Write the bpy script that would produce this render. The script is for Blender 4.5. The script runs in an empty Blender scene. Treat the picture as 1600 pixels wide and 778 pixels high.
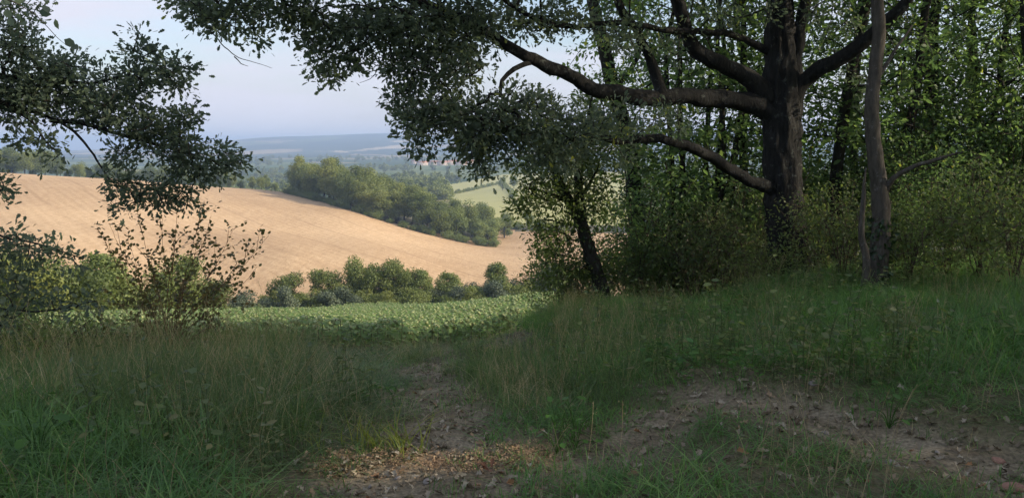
import bpy, math, random
import numpy as np

SC = bpy.context.scene
COL = SC.collection
rng = np.random.default_rng(7)
random.seed(7)
R = math.radians

# ------------------------------------------------------------------ camera
FPX = 1209.0                    # focal length in pixels of the 1600 px wide photograph
PITCH = math.atan(164 / FPX)    # the horizon lies 164 px above the picture's middle
CAM = np.array([0.0, 0.0, 1.6])
cam = bpy.data.cameras.new('camera')
cam.sensor_width = 36.0
cam.lens = 36.0 * FPX / 1600.0
cam.clip_start = 0.05
cam.clip_end = 40000
camo = bpy.data.objects.new('camera', cam)
COL.objects.link(camo)
camo.location = CAM
camo.rotation_euler = (math.pi / 2 - PITCH, 0, 0)
SC.camera = camo

# ------------------------------------------------------------------ sky, sun, exposure
SUN_EL = R(25.0)
SUN_A = R(14.0)                 # the sun stands to the right and a little behind the camera
SUN_DIR = np.array([math.cos(SUN_A) * math.cos(SUN_EL), -math.sin(SUN_A) * math.cos(SUN_EL), math.sin(SUN_EL)])
world = bpy.data.worlds.new('World')
SC.world = world
world.use_nodes = True
wn, wl = world.node_tree.nodes, world.node_tree.links
wn.clear()
w_out = wn.new('ShaderNodeOutputWorld')
w_bg = wn.new('ShaderNodeBackground')
w_bg.inputs['Strength'].default_value = 0.14
sky = wn.new('ShaderNodeTexSky')
sky.sky_type = 'NISHITA'
sky.sun_disc = False
sky.sun_elevation = SUN_EL
sky.sun_rotation = math.atan2(SUN_DIR[0], SUN_DIR[1])
sky.altitude = 200
sky.air_density = 1.0
sky.dust_density = 3.2
sky.ozone_density = 1.2
# thin evening cloud veils over the whole sky
tc = wn.new('ShaderNodeTexCoord')
mp = wn.new('ShaderNodeMapping')
mp.inputs['Scale'].default_value = (1.6, 1.6, 9.0)
nz = wn.new('ShaderNodeTexNoise')
nz.inputs['Scale'].default_value = 1.7
nz.inputs['Detail'].default_value = 5
nz.inputs['Roughness'].default_value = 0.55
rp = wn.new('ShaderNodeValToRGB')
rp.color_ramp.elements[0].position = 0.42
rp.color_ramp.elements[0].color = (0.16, 0.16, 0.16, 1)
rp.color_ramp.elements[1].position = 0.64
rp.color_ramp.elements[1].color = (0.95, 0.95, 0.95, 1)
mx = wn.new('ShaderNodeMixRGB')
mx.inputs['Color2'].default_value = (3.35, 3.35, 3.85, 1)
wl.new(tc.outputs['Generated'], mp.inputs['Vector'])
wl.new(mp.outputs['Vector'], nz.inputs['Vector'])
wl.new(nz.outputs['Fac'], rp.inputs['Fac'])
wl.new(rp.outputs['Color'], mx.inputs['Fac'])
wl.new(sky.outputs['Color'], mx.inputs['Color1'])
# pale haze band all round the horizon
sx = wn.new('ShaderNodeSeparateXYZ')
wl.new(tc.outputs['Generated'], sx.inputs[0])
hb = wn.new('ShaderNodeMapRange')
hb.interpolation_type = 'SMOOTHSTEP'
hb.inputs['From Min'].default_value = 0.0
hb.inputs['From Max'].default_value = 0.14
hb.inputs['To Min'].default_value = 0.80
hb.inputs['To Max'].default_value = 0.0
wl.new(sx.outputs['Z'], hb.inputs['Value'])
mh = wn.new('ShaderNodeMixRGB')
mh.inputs['Color2'].default_value = (3.2, 3.25, 3.7, 1)
wl.new(hb.outputs[0], mh.inputs['Fac'])
wl.new(mx.outputs['Color'], mh.inputs['Color1'])
wl.new(mh.outputs['Color'], w_bg.inputs['Color'])
wl.new(w_bg.outputs['Background'], w_out.inputs['Surface'])

sun = bpy.data.lights.new('sun', 'SUN')
sun.energy = 3.25
sun.angle = R(0.53)
sun.color = (1.0, 0.86, 0.68)
suno = bpy.data.objects.new('sun', sun)
COL.objects.link(suno)
suno.location = (30, -15, 40)
suno.rotation_euler = (math.pi / 2 - SUN_EL, 0, math.atan2(SUN_DIR[1], SUN_DIR[0]) + math.pi / 2)

SC.view_settings.view_transform = 'Standard'
SC.view_settings.look = 'None'
SC.view_settings.exposure = 0.86
SC.view_settings.gamma = 1.0
SC.view_settings.use_curve_mapping = False
SC.render.engine = 'CYCLES'
HAZE = 0.00030
SC.cycles.debug_use_spatial_splits = True
SC.cycles.max_bounces = 4
SC.cycles.diffuse_bounces = 3
SC.cycles.glossy_bounces = 2
SC.cycles.transmission_bounces = 3
SC.cycles.transparent_max_bounces = 4
SC.cycles.volume_bounces = 0
SC.cycles.sample_clamp_indirect = 4.0
SC.cycles.use_denoising = True
SC.cycles.use_adaptive_sampling = True
SC.cycles.adaptive_threshold = 0.016

# ------------------------------------------------------------------ helpers
def unit(v):
    v = np.asarray(v, float)
    return v / np.maximum(np.linalg.norm(v, axis=-1, keepdims=True), 1e-9)

def at(px, py, Y):
    """point that stands Y metres in front of the camera and shows at pixel px, py"""
    u, v = (px - 800) / FPX, (389 - py) / FPX
    d = np.array([u, math.cos(PITCH) + v * math.sin(PITCH), -math.sin(PITCH) + v * math.cos(PITCH)])
    return CAM + d * (Y / d[1])

def to_px(X, Y, Z):
    z = Z - CAM[2]
    dep = Y * math.cos(PITCH) - z * math.sin(PITCH)
    dep = np.where(dep > 1e-3, dep, 1e-3)
    return 800 + FPX * X / dep, 389 - FPX * (Y * math.sin(PITCH) + z * math.cos(PITCH)) / dep

_perm = np.random.default_rng(3).random((256, 256))
def vnoise(x, y):
    x, y = np.asarray(x, float), np.asarray(y, float)
    xi, yi = np.floor(x).astype(int), np.floor(y).astype(int)
    fx, fy = x - xi, y - yi
    fx, fy = fx * fx * (3 - 2 * fx), fy * fy * (3 - 2 * fy)
    g = lambda a, b: _perm[a & 255, b & 255]
    return ((g(xi, yi) * (1 - fx) + g(xi + 1, yi) * fx) * (1 - fy)
            + (g(xi, yi + 1) * (1 - fx) + g(xi + 1, yi + 1) * fx) * fy)

def fbm(x, y, o=4):
    s, a, t = 0, 1.0, 0
    for i in range(o):
        s = s + a * vnoise(x * 2 ** i + 17.3 * i, y * 2 ** i + 9.1 * i)
        t += a
        a *= 0.5
    return s / t

def in_poly(px, py, poly):
    px, py = np.asarray(px), np.asarray(py)
    ins = np.zeros(px.shape, bool)
    n = len(poly)
    for i in range(n):
        x0, y0 = poly[i]
        x1, y1 = poly[(i + 1) % n]
        if y0 == y1:
            continue
        c = ((y0 > py) != (y1 > py)) & (px < (x1 - x0) * (py - y0) / (y1 - y0) + x0)
        ins ^= c
    return ins

def make_mesh(name, V, F, mats, v=None, mat_idx=None, smooth=False, extra=None):
    """mesh out of numpy arrays; F is (n, k)"""
    V = np.asarray(V, np.float32)
    F = np.asarray(F, np.int32)
    me = bpy.data.meshes.new(name)
    n, k = F.shape
    me.vertices.add(len(V))
    me.vertices.foreach_set('co', V.ravel())
    me.loops.add(n * k)
    me.loops.foreach_set('vertex_index', F.ravel())
    me.polygons.add(n)
    me.polygons.foreach_set('loop_start', np.arange(0, n * k, k, dtype=np.int32))
    me.polygons.foreach_set('loop_total', np.full(n, k, np.int32))
    for m in (mats if isinstance(mats, (list, tuple)) else [mats]):
        me.materials.append(m)
    if mat_idx is not None:
        me.polygons.foreach_set('material_index', np.asarray(mat_idx, np.int32))
    if smooth:
        me.polygons.foreach_set('use_smooth', np.ones(n, bool))
    if v is not None:
        a = me.attributes.new('v', 'FLOAT', 'POINT')
        a.data.foreach_set('value', np.asarray(v, np.float32))
    for nm, arr in (extra or {}).items():
        a = me.attributes.new(nm, 'FLOAT', 'POINT')
        a.data.foreach_set('value', np.asarray(arr, np.float32))
    me.update()
    me.validate()
    return me

def obj(name, me, parent=None, label=None, cat=None, group=None, kind=None, loc=None, rot=None, scale=None):
    o = bpy.data.objects.new(name, me)
    COL.objects.link(o)
    if parent is not None:
        o.parent = parent
    if loc is not None: o.location = loc
    if rot is not None: o.rotation_euler = rot
    if scale is not None: o.scale = scale if hasattr(scale, '__len__') else (scale,) * 3
    if label: o['label'] = label
    if cat: o['category'] = cat
    if group: o['group'] = group
    if parent is not None and name in ('branches', 'bare_twigs', 'stems'):
        kind = 'stuff'      # twigs too fine to pick apart
    if kind: o['kind'] = kind
    return o

# ------------------------------------------------------------------ materials
def new_mat(name):
    m = bpy.data.materials.new(name)
    m.use_nodes = True
    m.node_tree.nodes.clear()
    return m, m.node_tree.nodes, m.node_tree.links

def ramp(n, cols):
    r = n.new('ShaderNodeValToRGB')
    e = r.color_ramp.elements
    while len(e) < len(cols):
        e.new(0.5)
    for el, (p, c) in zip(e, cols):
        el.position = p
        el.color = (*c, 1)
    return r

def noise(n, l, vec, scale, detail=4, rough=0.55):
    t = n.new('ShaderNodeTexNoise')
    t.inputs['Scale'].default_value = scale
    t.inputs['Detail'].default_value = detail
    t.inputs['Roughness'].default_value = rough
    if vec is not None:
        l.new(vec, t.inputs['Vector'])
    return t

def leaf_mat(name, cols, transl=0.35, rough=0.5, objvar=0.25, spec=0.35, tval=1.5):
    m, n, l = new_mat(name)
    out = n.new('ShaderNodeOutputMaterial')
    at_ = n.new('ShaderNodeAttribute')
    at_.attribute_name = 'v'
    oi = n.new('ShaderNodeObjectInfo')
    ma = n.new('ShaderNodeMath'); ma.operation = 'MULTIPLY_ADD'
    ma.inputs[1].default_value = objvar
    ma.inputs[2].default_value = -objvar / 2
    l.new(oi.outputs['Random'], ma.inputs[0])
    ad = n.new('ShaderNodeMath'); ad.operation = 'ADD'; ad.use_clamp = True
    l.new(at_.outputs['Fac'], ad.inputs[0])
    l.new(ma.outputs[0], ad.inputs[1])
    rm = ramp(n, cols)
    l.new(ad.outputs[0], rm.inputs['Fac'])
    p = n.new('ShaderNodeBsdfPrincipled')
    p.inputs['Roughness'].default_value = rough
    p.inputs['Specular IOR Level'].default_value = spec
    t = n.new('ShaderNodeBsdfTranslucent')
    hs = n.new('ShaderNodeHueSaturation')
    hs.inputs['Hue'].default_value = 0.485
    hs.inputs['Saturation'].default_value = 1.15
    hs.inputs['Value'].default_value = tval
    l.new(rm.outputs['Color'], p.inputs['Base Color'])
    l.new(rm.outputs['Color'], hs.inputs['Color'])
    l.new(hs.outputs['Color'], t.inputs['Color'])
    mx = n.new('ShaderNodeMixShader')
    mx.inputs[0].default_value = transl
    l.new(p.outputs[0], mx.inputs[1])
    l.new(t.outputs[0], mx.inputs[2])
    l.new(mx.outputs[0], out.inputs['Surface'])
    return m

def bark_mat(name, c0, c1, lichen=None, scale=14.0, thr=0.62, bump=0.6):
    m, n, l = new_mat(name)
    out = n.new('ShaderNodeOutputMaterial')
    p = n.new('ShaderNodeBsdfPrincipled')
    p.inputs['Roughness'].default_value = 0.9
    p.inputs['Specular IOR Level'].default_value = 0.15
    tc = n.new('ShaderNodeTexCoord')
    mp = n.new('ShaderNodeMapping')
    mp.inputs['Scale'].default_value = (1, 1, 0.25)
    l.new(tc.outputs['Object'], mp.inputs['Vector'])
    a = noise(n, l, mp.outputs['Vector'], scale, 6, 0.65)
    r = ramp(n, [(0.3, c0), (0.7, c1)])
    l.new(a.outputs['Fac'], r.inputs['Fac'])
    col = r.outputs['Color']
    if lichen:
        b = noise(n, l, tc.outputs['Object'], scale * 0.42, 7, 0.72)
        br = ramp(n, [(thr - 0.02, (0, 0, 0)), (thr + 0.07, (0.85, 0.85, 0.85))])
        l.new(b.outputs['Fac'], br.inputs['Fac'])
        mx = n.new('ShaderNodeMixRGB')
        mx.inputs['Color2'].default_value = (*lichen, 1)
        l.new(br.outputs['Color'], mx.inputs['Fac'])
        l.new(col, mx.inputs['Color1'])
        col = mx.outputs['Color']
    l.new(col, p.inputs['Base Color'])
    bp = n.new('ShaderNodeBump')
    bp.inputs['Strength'].default_value = bump
    bp.inputs['Distance'].default_value = 0.03
    l.new(a.outputs['Fac'], bp.inputs['Height'])
    l.new(bp.outputs['Normal'], p.inputs['Normal'])
    l.new(p.outputs[0], out.inputs['Surface'])
    return m

M = {}
M['oak'] = leaf_mat('oak_leaf', [(0.0, (0.066, 0.092, 0.066)), (0.55, (0.094, 0.13, 0.082)), (0.95, (0.14, 0.18, 0.09)), (1.0, (0.22, 0.26, 0.07))], 0.42, tval=1.9)  # yellow-green top of the ramp paints a few leaves as if backlit
M['forest'] = leaf_mat('forest_leaf', [(0.0, (0.055, 0.10, 0.04)), (0.55, (0.098, 0.165, 0.06)), (0.93, (0.16, 0.23, 0.075)), (1.0, (0.25, 0.28, 0.06))], 0.5, tval=2.1)
M['shrub'] = leaf_mat('shrub_leaf', [(0.0, (0.055, 0.09, 0.03)), (0.6, (0.10, 0.145, 0.045)), (1.0, (0.16, 0.20, 0.07))], 0.4, tval=2.0)
M['olive'] = leaf_mat('undergrowth_leaf', [(0.0, (0.058, 0.09, 0.036)), (0.6, (0.098, 0.142, 0.055)), (1.0, (0.19, 0.19, 0.09))], 0.4, tval=2.0)
M['ivy'] = leaf_mat('ivy_leaf', [(0.0, (0.015, 0.032, 0.012)), (0.7, (0.03, 0.06, 0.02)), (1.0, (0.06, 0.10, 0.03))], 0.15, 0.35)
M['young'] = leaf_mat('young_shrub_leaf', [(0.0, (0.07, 0.075, 0.026)), (0.6, (0.105, 0.11, 0.036)), (1.0, (0.17, 0.13, 0.05))], 0.4, tval=1.7)
M['bright'] = leaf_mat('bright_leaf', [(0.0, (0.04, 0.11, 0.02)), (1.0, (0.09, 0.20, 0.035))], 0.4)
M['far'] = leaf_mat('far_tree_leaf', [(0.0, (0.075, 0.105, 0.032)), (0.5, (0.125, 0.16, 0.045)), (1.0, (0.21, 0.235, 0.07))], 0.3, 0.6, 0.85, tval=2.0)
M['pale'] = leaf_mat('pale_tree_leaf', [(0.0, (0.09, 0.13, 0.035)), (0.5, (0.14, 0.185, 0.055)), (1.0, (0.20, 0.235, 0.075))], 0.3, 0.6, 0.4)
M['greyleaf'] = leaf_mat('grey_bush_leaf', [(0.0, (0.06, 0.085, 0.05)), (0.5, (0.10, 0.13, 0.08)), (1.0, (0.15, 0.18, 0.11))], 0.25, 0.6, 0.4)
M['grass'] = leaf_mat('grass_blade', [(0.0, (0.058, 0.105, 0.034)), (0.6, (0.096, 0.16, 0.054)), (0.9, (0.15, 0.20, 0.08)), (1.0, (0.36, 0.32, 0.18))], 0.42, 0.5, 0.5, 0.3, 2.1)
M['greengrass'] = leaf_mat('fresh_grass_blade', [(0.0, (0.052, 0.125, 0.032)), (0.6, (0.088, 0.195, 0.052)), (1.0, (0.15, 0.26, 0.075))], 0.42, 0.45, 0.4, 0.4, 2.1)
M['dry'] = leaf_mat('dry_grass_blade', [(0.0, (0.16, 0.13, 0.07)), (1.0, (0.36, 0.30, 0.17))], 0.3, 0.7, 0.4)
M['litter'] = leaf_mat('dry_leaf', [(0.0, (0.115, 0.09, 0.058)), (0.5, (0.24, 0.20, 0.14)), (0.85, (0.37, 0.33, 0.25)), (1.0, (0.28, 0.16, 0.08))], 0.1, 0.7, 0.3)
M['sunleaf'] = leaf_mat('sunflower_leaf', [(0.0, (0.10, 0.18, 0.05)), (0.6, (0.165, 0.26, 0.08)), (1.0, (0.24, 0.33, 0.12))], 0.42, 0.55, 0.3)
M['sunhead'] = leaf_mat('sunflower_head', [(0.0, (0.22, 0.27, 0.11)), (1.0, (0.36, 0.39, 0.18))], 0.1, 0.6, 0.2)
M['sunstem'] = leaf_mat('sunflower_stem', [(0.0, (0.11, 0.15, 0.05)), (1.0, (0.17, 0.19, 0.08))], 0.0, 0.7, 0.2)
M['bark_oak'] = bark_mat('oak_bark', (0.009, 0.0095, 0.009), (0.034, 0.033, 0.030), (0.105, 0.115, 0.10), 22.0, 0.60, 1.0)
M['bark'] = bark_mat('dark_bark', (0.018, 0.017, 0.014), (0.05, 0.047, 0.038), (0.12, 0.13, 0.105), 26.0, 0.66)
M['bark_pale'] = bark_mat('pale_bark', (0.045, 0.04, 0.032), (0.11, 0.098, 0.08), (0.19, 0.185, 0.165), 24.0, 0.6)
M['twig'] = bark_mat('twig_bark', (0.05, 0.04, 0.03), (0.11, 0.085, 0.06), None, 30.0, 0.6, 0.2)
M['redtwig'] = bark_mat('reddish_twig_bark', (0.11, 0.06, 0.035), (0.2, 0.12, 0.07), None, 30.0, 0.6, 0.2)

# ------------------------------------------------------------------ terrain
CP = []   # control points: azimuth, log range, slope value
def _cp(p):
    r = math.hypot(p[0], p[1])
    CP.append((3.0 * math.atan2(p[0], p[1]), math.log(r + 1.5), p[2] / (r + 1.5)))
def cpx(px, py, Y): _cp(at(px, py, Y))
for X_, Y_, Z_ in [(0, 1.0, 0), (-1, .9, 0), (1.2, 1, 0.02), (0, 2.4, 0), (-1.6, 2.4, 0), (1.8, 2.4, .03),
                   (0, 3.3, 0.0), (2.2, 3.4, .04), (-2.2, 3.2, -.02), (1.5, 4.8, 0.0), (3.0, 4.2, .08), (4.5, 5.2, .12),
                   (-3.2, 5.0, -.22), (-4.5, 8.5, -1.15), (-2.2, 6.2, -.45), (5.5, 9, -.28), (7, 11, -.36), (9, 13, -.4), (4.4, 12.8, -.82),
                   (2.6, 10, -.66), (9, 16, -.8), (10, 22, -1.8), (4.5, 18, -2.8), (14, 28, -3.5), (6, 30, -5.5), (20, 40, -7), (-9, 8.0, -1.5),
                   (-12, 17, -4.2), (-22, 25, -6.6)]:
    _cp((X_, Y_, Z_))
for a in [(690, 640, 5.2), (650, 580, 8.0), (660, 557, 24.0), (600, 550, 25.5), (850, 572, 7.5), (900, 520, 9.2), (945, 478, 13.5),
          (840, 531, 21), (350, 548, 26), (100, 535, 32), (700, 519, 36), (400, 517, 42), (850, 492, 40), (700, 495, 70), (400, 500, 70), (870, 480, 70),
          (100, 512, 60), (-150, 505, 60), (1100, 470, 60), (1300, 450, 70),
          (700, 481, 110), (450, 486, 104), (860, 472, 112), (250, 492, 98), (50, 498, 85), (-200, 500, 80), (1050, 455, 120),
          (250, 450, 116), (100, 400, 130), (100, 330, 195), (300, 345, 200), (450, 410, 140), (600, 420, 142), (500, 370, 190), (450, 330, 245), (400, 296, 320),
          (50, 272, 320), (200, 281, 320), (-200, 262, 320), (540, 327, 262), (600, 347, 254), (770, 385, 248), (850, 410, 190), (840, 364, 300), (1000, 380, 262), (1200, 365, 285),
          (750, 361, 305), (-500, 430, 130), (-500, 300, 250)]:
    cpx(*a)
for px, Y, z in [(50, 470, -27), (300, 480, -33), (550, 460, -32), (-300, 470, -25), (750, 380, -32), (850, 380, -31), (760, 600, -36), (850, 640, -33), (1000, 500, -32),
                 (1300, 500, -30), (100, 1000, -45), (500, 1000, -45), (800, 1000, -40), (1200, 1000, -35), (-400, 1000, -40), (690, 1600, -40), (850, 1700, -38), (300, 1700, -45),
                 (100, 2400, -40), (500, 2400, -40), (800, 2400, -36), (1200, 2300, -20), (-400, 2300, -35)]:
    p = at(px, 300, Y); _cp((p[0], Y, z))
for a in [(0, 246, 3400), (250, 243, 3400), (500, 238, 3400), (700, 236, 3400), (1000, 230, 3400), (-400, 246, 3400),
          (0, 240, 5200), (120, 236, 5200), (250, 227, 5200), (380, 217, 5200), (450, 214, 5200), (560, 211, 5200), (640, 209, 5200), (800, 207, 5200), (1100, 208, 5200), (-400, 238, 5200),
          (0, 255, 7500), (300, 255, 7500), (600, 255, 7500), (1000, 255, 7500), (-400, 255, 7500)]:
    cpx(*a)
CP = np.array(CP)
def _tps(d2):
    return np.where(d2 > 1e-12, 0.5 * d2 * np.log(np.maximum(d2, 1e-12)), 0)
_n = len(CP)
_D = ((CP[:, None, :2] - CP[None, :, :2]) ** 2).sum(-1)
_A = np.zeros((_n + 3, _n + 3))
_A[:_n, :_n] = _tps(_D) + 2e-4 * np.eye(_n)
_A[:_n, _n] = 1; _A[:_n, _n + 1:] = CP[:, :2]
_A[_n, :_n] = 1; _A[_n + 1:, :_n] = CP[:, :2].T
_W = np.linalg.solve(_A, np.r_[CP[:, 2], 0, 0, 0])

PATHS = []   # filled below: world polylines with half width
def seg_dist(X, Y, pts):
    best = np.full(np.shape(X), 1e9)
    for (x0, y0), (x1, y1) in zip(pts[:-1], pts[1:]):
        dx, dy = x1 - x0, y1 - y0
        t = np.clip(((X - x0) * dx + (Y - y0) * dy) / (dx * dx + dy * dy + 1e-9), 0, 1)
        best = np.minimum(best, np.hypot(X - x0 - t * dx, Y - y0 - t * dy))
    return best

def base_height(X, Y):
    X, Y = np.atleast_1d(np.asarray(X, float)), np.atleast_1d(np.asarray(Y, float))
    r = np.hypot(X, Y)
    az = np.arctan2(X, Y)
    azc = np.clip(az, -0.9, 0.9)
    q0, q1 = 3 * azc, np.log(r + 1.5)
    w = np.zeros(r.shape)
    for s in range(0, len(r), 40000):
        e = slice(s, s + 40000)
        d2 = (q0[e, None] - CP[None, :, 0]) ** 2 + (q1[e, None] - CP[None, :, 1]) ** 2
        w[e] = _tps(d2) @ _W[:_n] + _W[_n] + q0[e] * _W[_n + 1] + q1[e] * _W[_n + 2]
    f = np.clip((np.abs(az) - 0.75) / 1.2, 0, 1)
    f = f * f * (3 - 2 * f)
    z = w * (r + 1.5) * (1 - f) + f * np.clip(0.02 * X, -8, 6)
    z = z - np.maximum(r - 6500, 0) * 0.03
    return z

def track_mask(X, Y):
    """1 on the worn earth of the track, 0 in the grass"""
    m = np.zeros(np.shape(X))
    wob = 0.55 + 0.9 * fbm(np.asarray(X) * 2.3 + 40, np.asarray(Y) * 2.3 + 11, 4)
    for pts, hw in PATHS:
        d = seg_dist(X, Y, pts)
        m = np.maximum(m, np.clip((hw * wob - d) / (0.12 + 0.25 * hw) + 0.5, 0, 1))
    return m

def height(X, Y):
    X, Y = np.atleast_1d(np.asarray(X, float)), np.atleast_1d(np.asarray(Y, float))
    z = base_height(X, Y)
    r = np.hypot(X, Y)
    near = np.clip(1.4 - r / 40, 0, 1)
    z = z + near * (0.10 * (fbm(X * .55, Y * .55, 3) - .5) + 0.05 * (fbm(X * 2.4 + 5, Y * 2.4, 3) - .5))
    sel = r < 30
    if sel.any():
        tm = track_mask(X[sel], Y[sel])
        z[sel] -= 0.05 * tm - 0.025 * (fbm(X[sel] * 9, Y[sel] * 9, 3) - .5)
    mid = np.clip((r - 60) / 80, 0, 1) * np.clip(1 - (r - 380) / 100, 0, 1)
    z = z + mid * 0.9 * (fbm(X * .02, Y * .02, 2) - .5)
    hill = np.clip((r - 2300) / 1500, 0, 1) * np.clip((6800 - r) / 1000, 0, 1)
    z = z + hill * 38 * (fbm(X * .0011 + 3, Y * .0011, 4) - .5)
    return z

def hz(x, y):
    return float(height(np.array([x]), np.array([y]))[0])

def hit(px, py, y0=2.2, y1=600.):
    """where the view ray through a pixel meets the ground"""
    ys = np.exp(np.linspace(math.log(y0), math.log(y1), 700))
    d = at(px, py, 1.0) - CAM
    P_ = CAM[None] + d[None] * ys[:, None]
    g = base_height(P_[:, 0], P_[:, 1])
    k = np.argmax(P_[:, 2] < g)
    return P_[k, :2]

PATHS = [([tuple(hit(*p)) for p in [(700, 800), (745, 735), (690, 655), (668, 610), (655, 580), (690, 562)]], 0.34),
         ([tuple(hit(*p)) for p in [(560, 738), (700, 735), (860, 735), (960, 695), (1010, 645), (1090, 615), (1250, 645), (1430, 690), (1700, 765)]], 0.30),
         ([tuple(hit(*p)) for p in [(655, 580), (560, 575), (430, 585)]], 0.35),
         ([tuple(hit(*p)) for p in [(690, 562), (780, 556), (850, 548)]], 0.5),
         ([tuple(hit(*p)) for p in [(1330, 660), (1600, 705)]], 0.16),
         ([(1.5, 2.4), (-0.2, 2.7), (-3, 2.2)], 0.35)]

# ground sheet, in rings round the viewpoint so that it is fine where it is near
az_f = np.linspace(-R(39), R(39), 540)
az_b = np.linspace(R(39), R(321), 130)[1:-1]
AZ = np.r_[az_f, az_b]
RR = np.exp(np.linspace(math.log(0.5), math.log(9500), 440))
na, nr = len(AZ), len(RR)
gx = (RR[:, None] * np.sin(AZ)[None]).ravel()
gy = (RR[:, None] * np.cos(AZ)[None]).ravel()
gz = height(gx, gy)
GV = np.c_[gx, gy, gz]
ii, jj = np.meshgrid(np.arange(nr - 1), np.arange(na), indexing='ij')
j2 = (jj + 1) % na
GF = np.stack([ii * na + jj, (ii + 1) * na + jj, (ii + 1) * na + j2, ii * na + j2], -1).reshape(-1, 4)[:, ::-1]
GC = GV[GF].mean(1)
fr = np.hypot(GC[:, 0], GC[:, 1])
fpx, fpy = to_px(GC[:, 0], GC[:, 1], GC[:, 2])
front = GC[:, 1] > 1
STUB = [(-900, 560), (-300, 520), (0, 512), (150, 500), (300, 487), (450, 482), (650, 477), (800, 471), (880, 466), (1150, 455), (1150, 372), (880, 361), (745, 361), (775, 384),
        (700, 368), (600, 344), (540, 326), (447, 299), (440, 291), (365, 286), (250, 250), (-900, 250)]
VINE = [(690, 291), (780, 274), (840, 268), (1000, 260), (1000, 352), (770, 356), (735, 335), (700, 312)]
SUNF = [(585, 562), (700, 553), (860, 527), (875, 478), (800, 473), (650, 480), (450, 486), (300, 490), (0, 506), (-400, 520), (-400, 600), (150, 590), (300, 585), (430, 580)]
reg = np.zeros(len(GF), int)
reg[front & (fr > 420)] = 4
reg[front & (fr > 2500)] = 5
wob = (vnoise(GC[:, 0] * .2, GC[:, 1] * .2) - .5) * 6
reg[front & (fr > 88) & (fr < 420) & in_poly(fpx + wob * .5, fpy + wob * .4, STUB) & (GC[:, 1] < 335 + wob)] = 2
reg[front & (fr > 325) & (fr < 1100) & in_poly(fpx, fpy, VINE)] = 3
reg[front & (fr > 13.5) & (fr < 108) & in_poly(fpx, fpy, SUNF)] = 6
tmf = np.zeros(len(GF))
near = fr < 30
tmf[near] = track_mask(GC[near, 0], GC[near, 1])
reg[near & (tmf > 0.5) & (reg != 6)] = 1
tmv = np.zeros(len(GV))
vn = np.hypot(gx, gy) < 30
tmv[vn] = track_mask(gx[vn], gy[vn])

def pos_nodes(n):
    g = n.new('ShaderNodeNewGeometry')
    return g.outputs['Position']

def earth_mat():
    m, n, l = new_mat('earth')
    out = n.new('ShaderNodeOutputMaterial')
    p = n.new('ShaderNodeBsdfPrincipled')
    p.inputs['Roughness'].default_value = 0.95
    p.inputs['Specular IOR Level'].default_value = 0.1
    pos = pos_nodes(n)
    a = noise(n, l, pos, 3.0, 6, 0.6)
    b = noise(n, l, pos, 45.0, 4, 0.6)
    r1 = ramp(n, [(0.3, (0.135, 0.112, 0.076)), (0.55, (0.235, 0.203, 0.143)), (0.75, (0.32, 0.285, 0.21))])
    l.new(a.outputs['Fac'], r1.inputs['Fac'])
    r2 = ramp(n, [(0.35, (0.55, 0.55, 0.55)), (0.65, (1.25, 1.2, 1.15))])
    l.new(b.outputs['Fac'], r2.inputs['Fac'])
    mu = n.new('ShaderNodeMixRGB'); mu.blend_type = 'MULTIPLY'; mu.inputs['Fac'].default_value = 1
    l.new(r1.outputs['Color'], mu.inputs['Color1']); l.new(r2.outputs['Color'], mu.inputs['Color2'])
    tm = n.new('ShaderNodeAttribute'); tm.attribute_name = 'bare'
    gr = ramp(n, [(0.3, (0.075, 0.07, 0.04)), (0.7, (0.165, 0.15, 0.09))])
    l.new(b.outputs['Fac'], gr.inputs['Fac'])
    mx = n.new('ShaderNodeMixRGB')
    l.new(tm.outputs['Fac'], mx.inputs['Fac'])
    l.new(gr.outputs['Color'], mx.inputs['Color1']); l.new(mu.outputs['Color'], mx.inputs['Color2'])
    l.new(mx.outputs['Color'], p.inputs['Base Color'])
    bp = n.new('ShaderNodeBump'); bp.inputs['Strength'].default_value = 0.8; bp.inputs['Distance'].default_value = 0.03
    c = noise(n, l, pos, 22.0, 6, 0.7)
    l.new(c.outputs['Fac'], bp.inputs['Height']); l.new(bp.outputs['Normal'], p.inputs['Normal'])
    l.new(p.outputs[0], out.inputs['Surface'])
    return m

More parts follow.
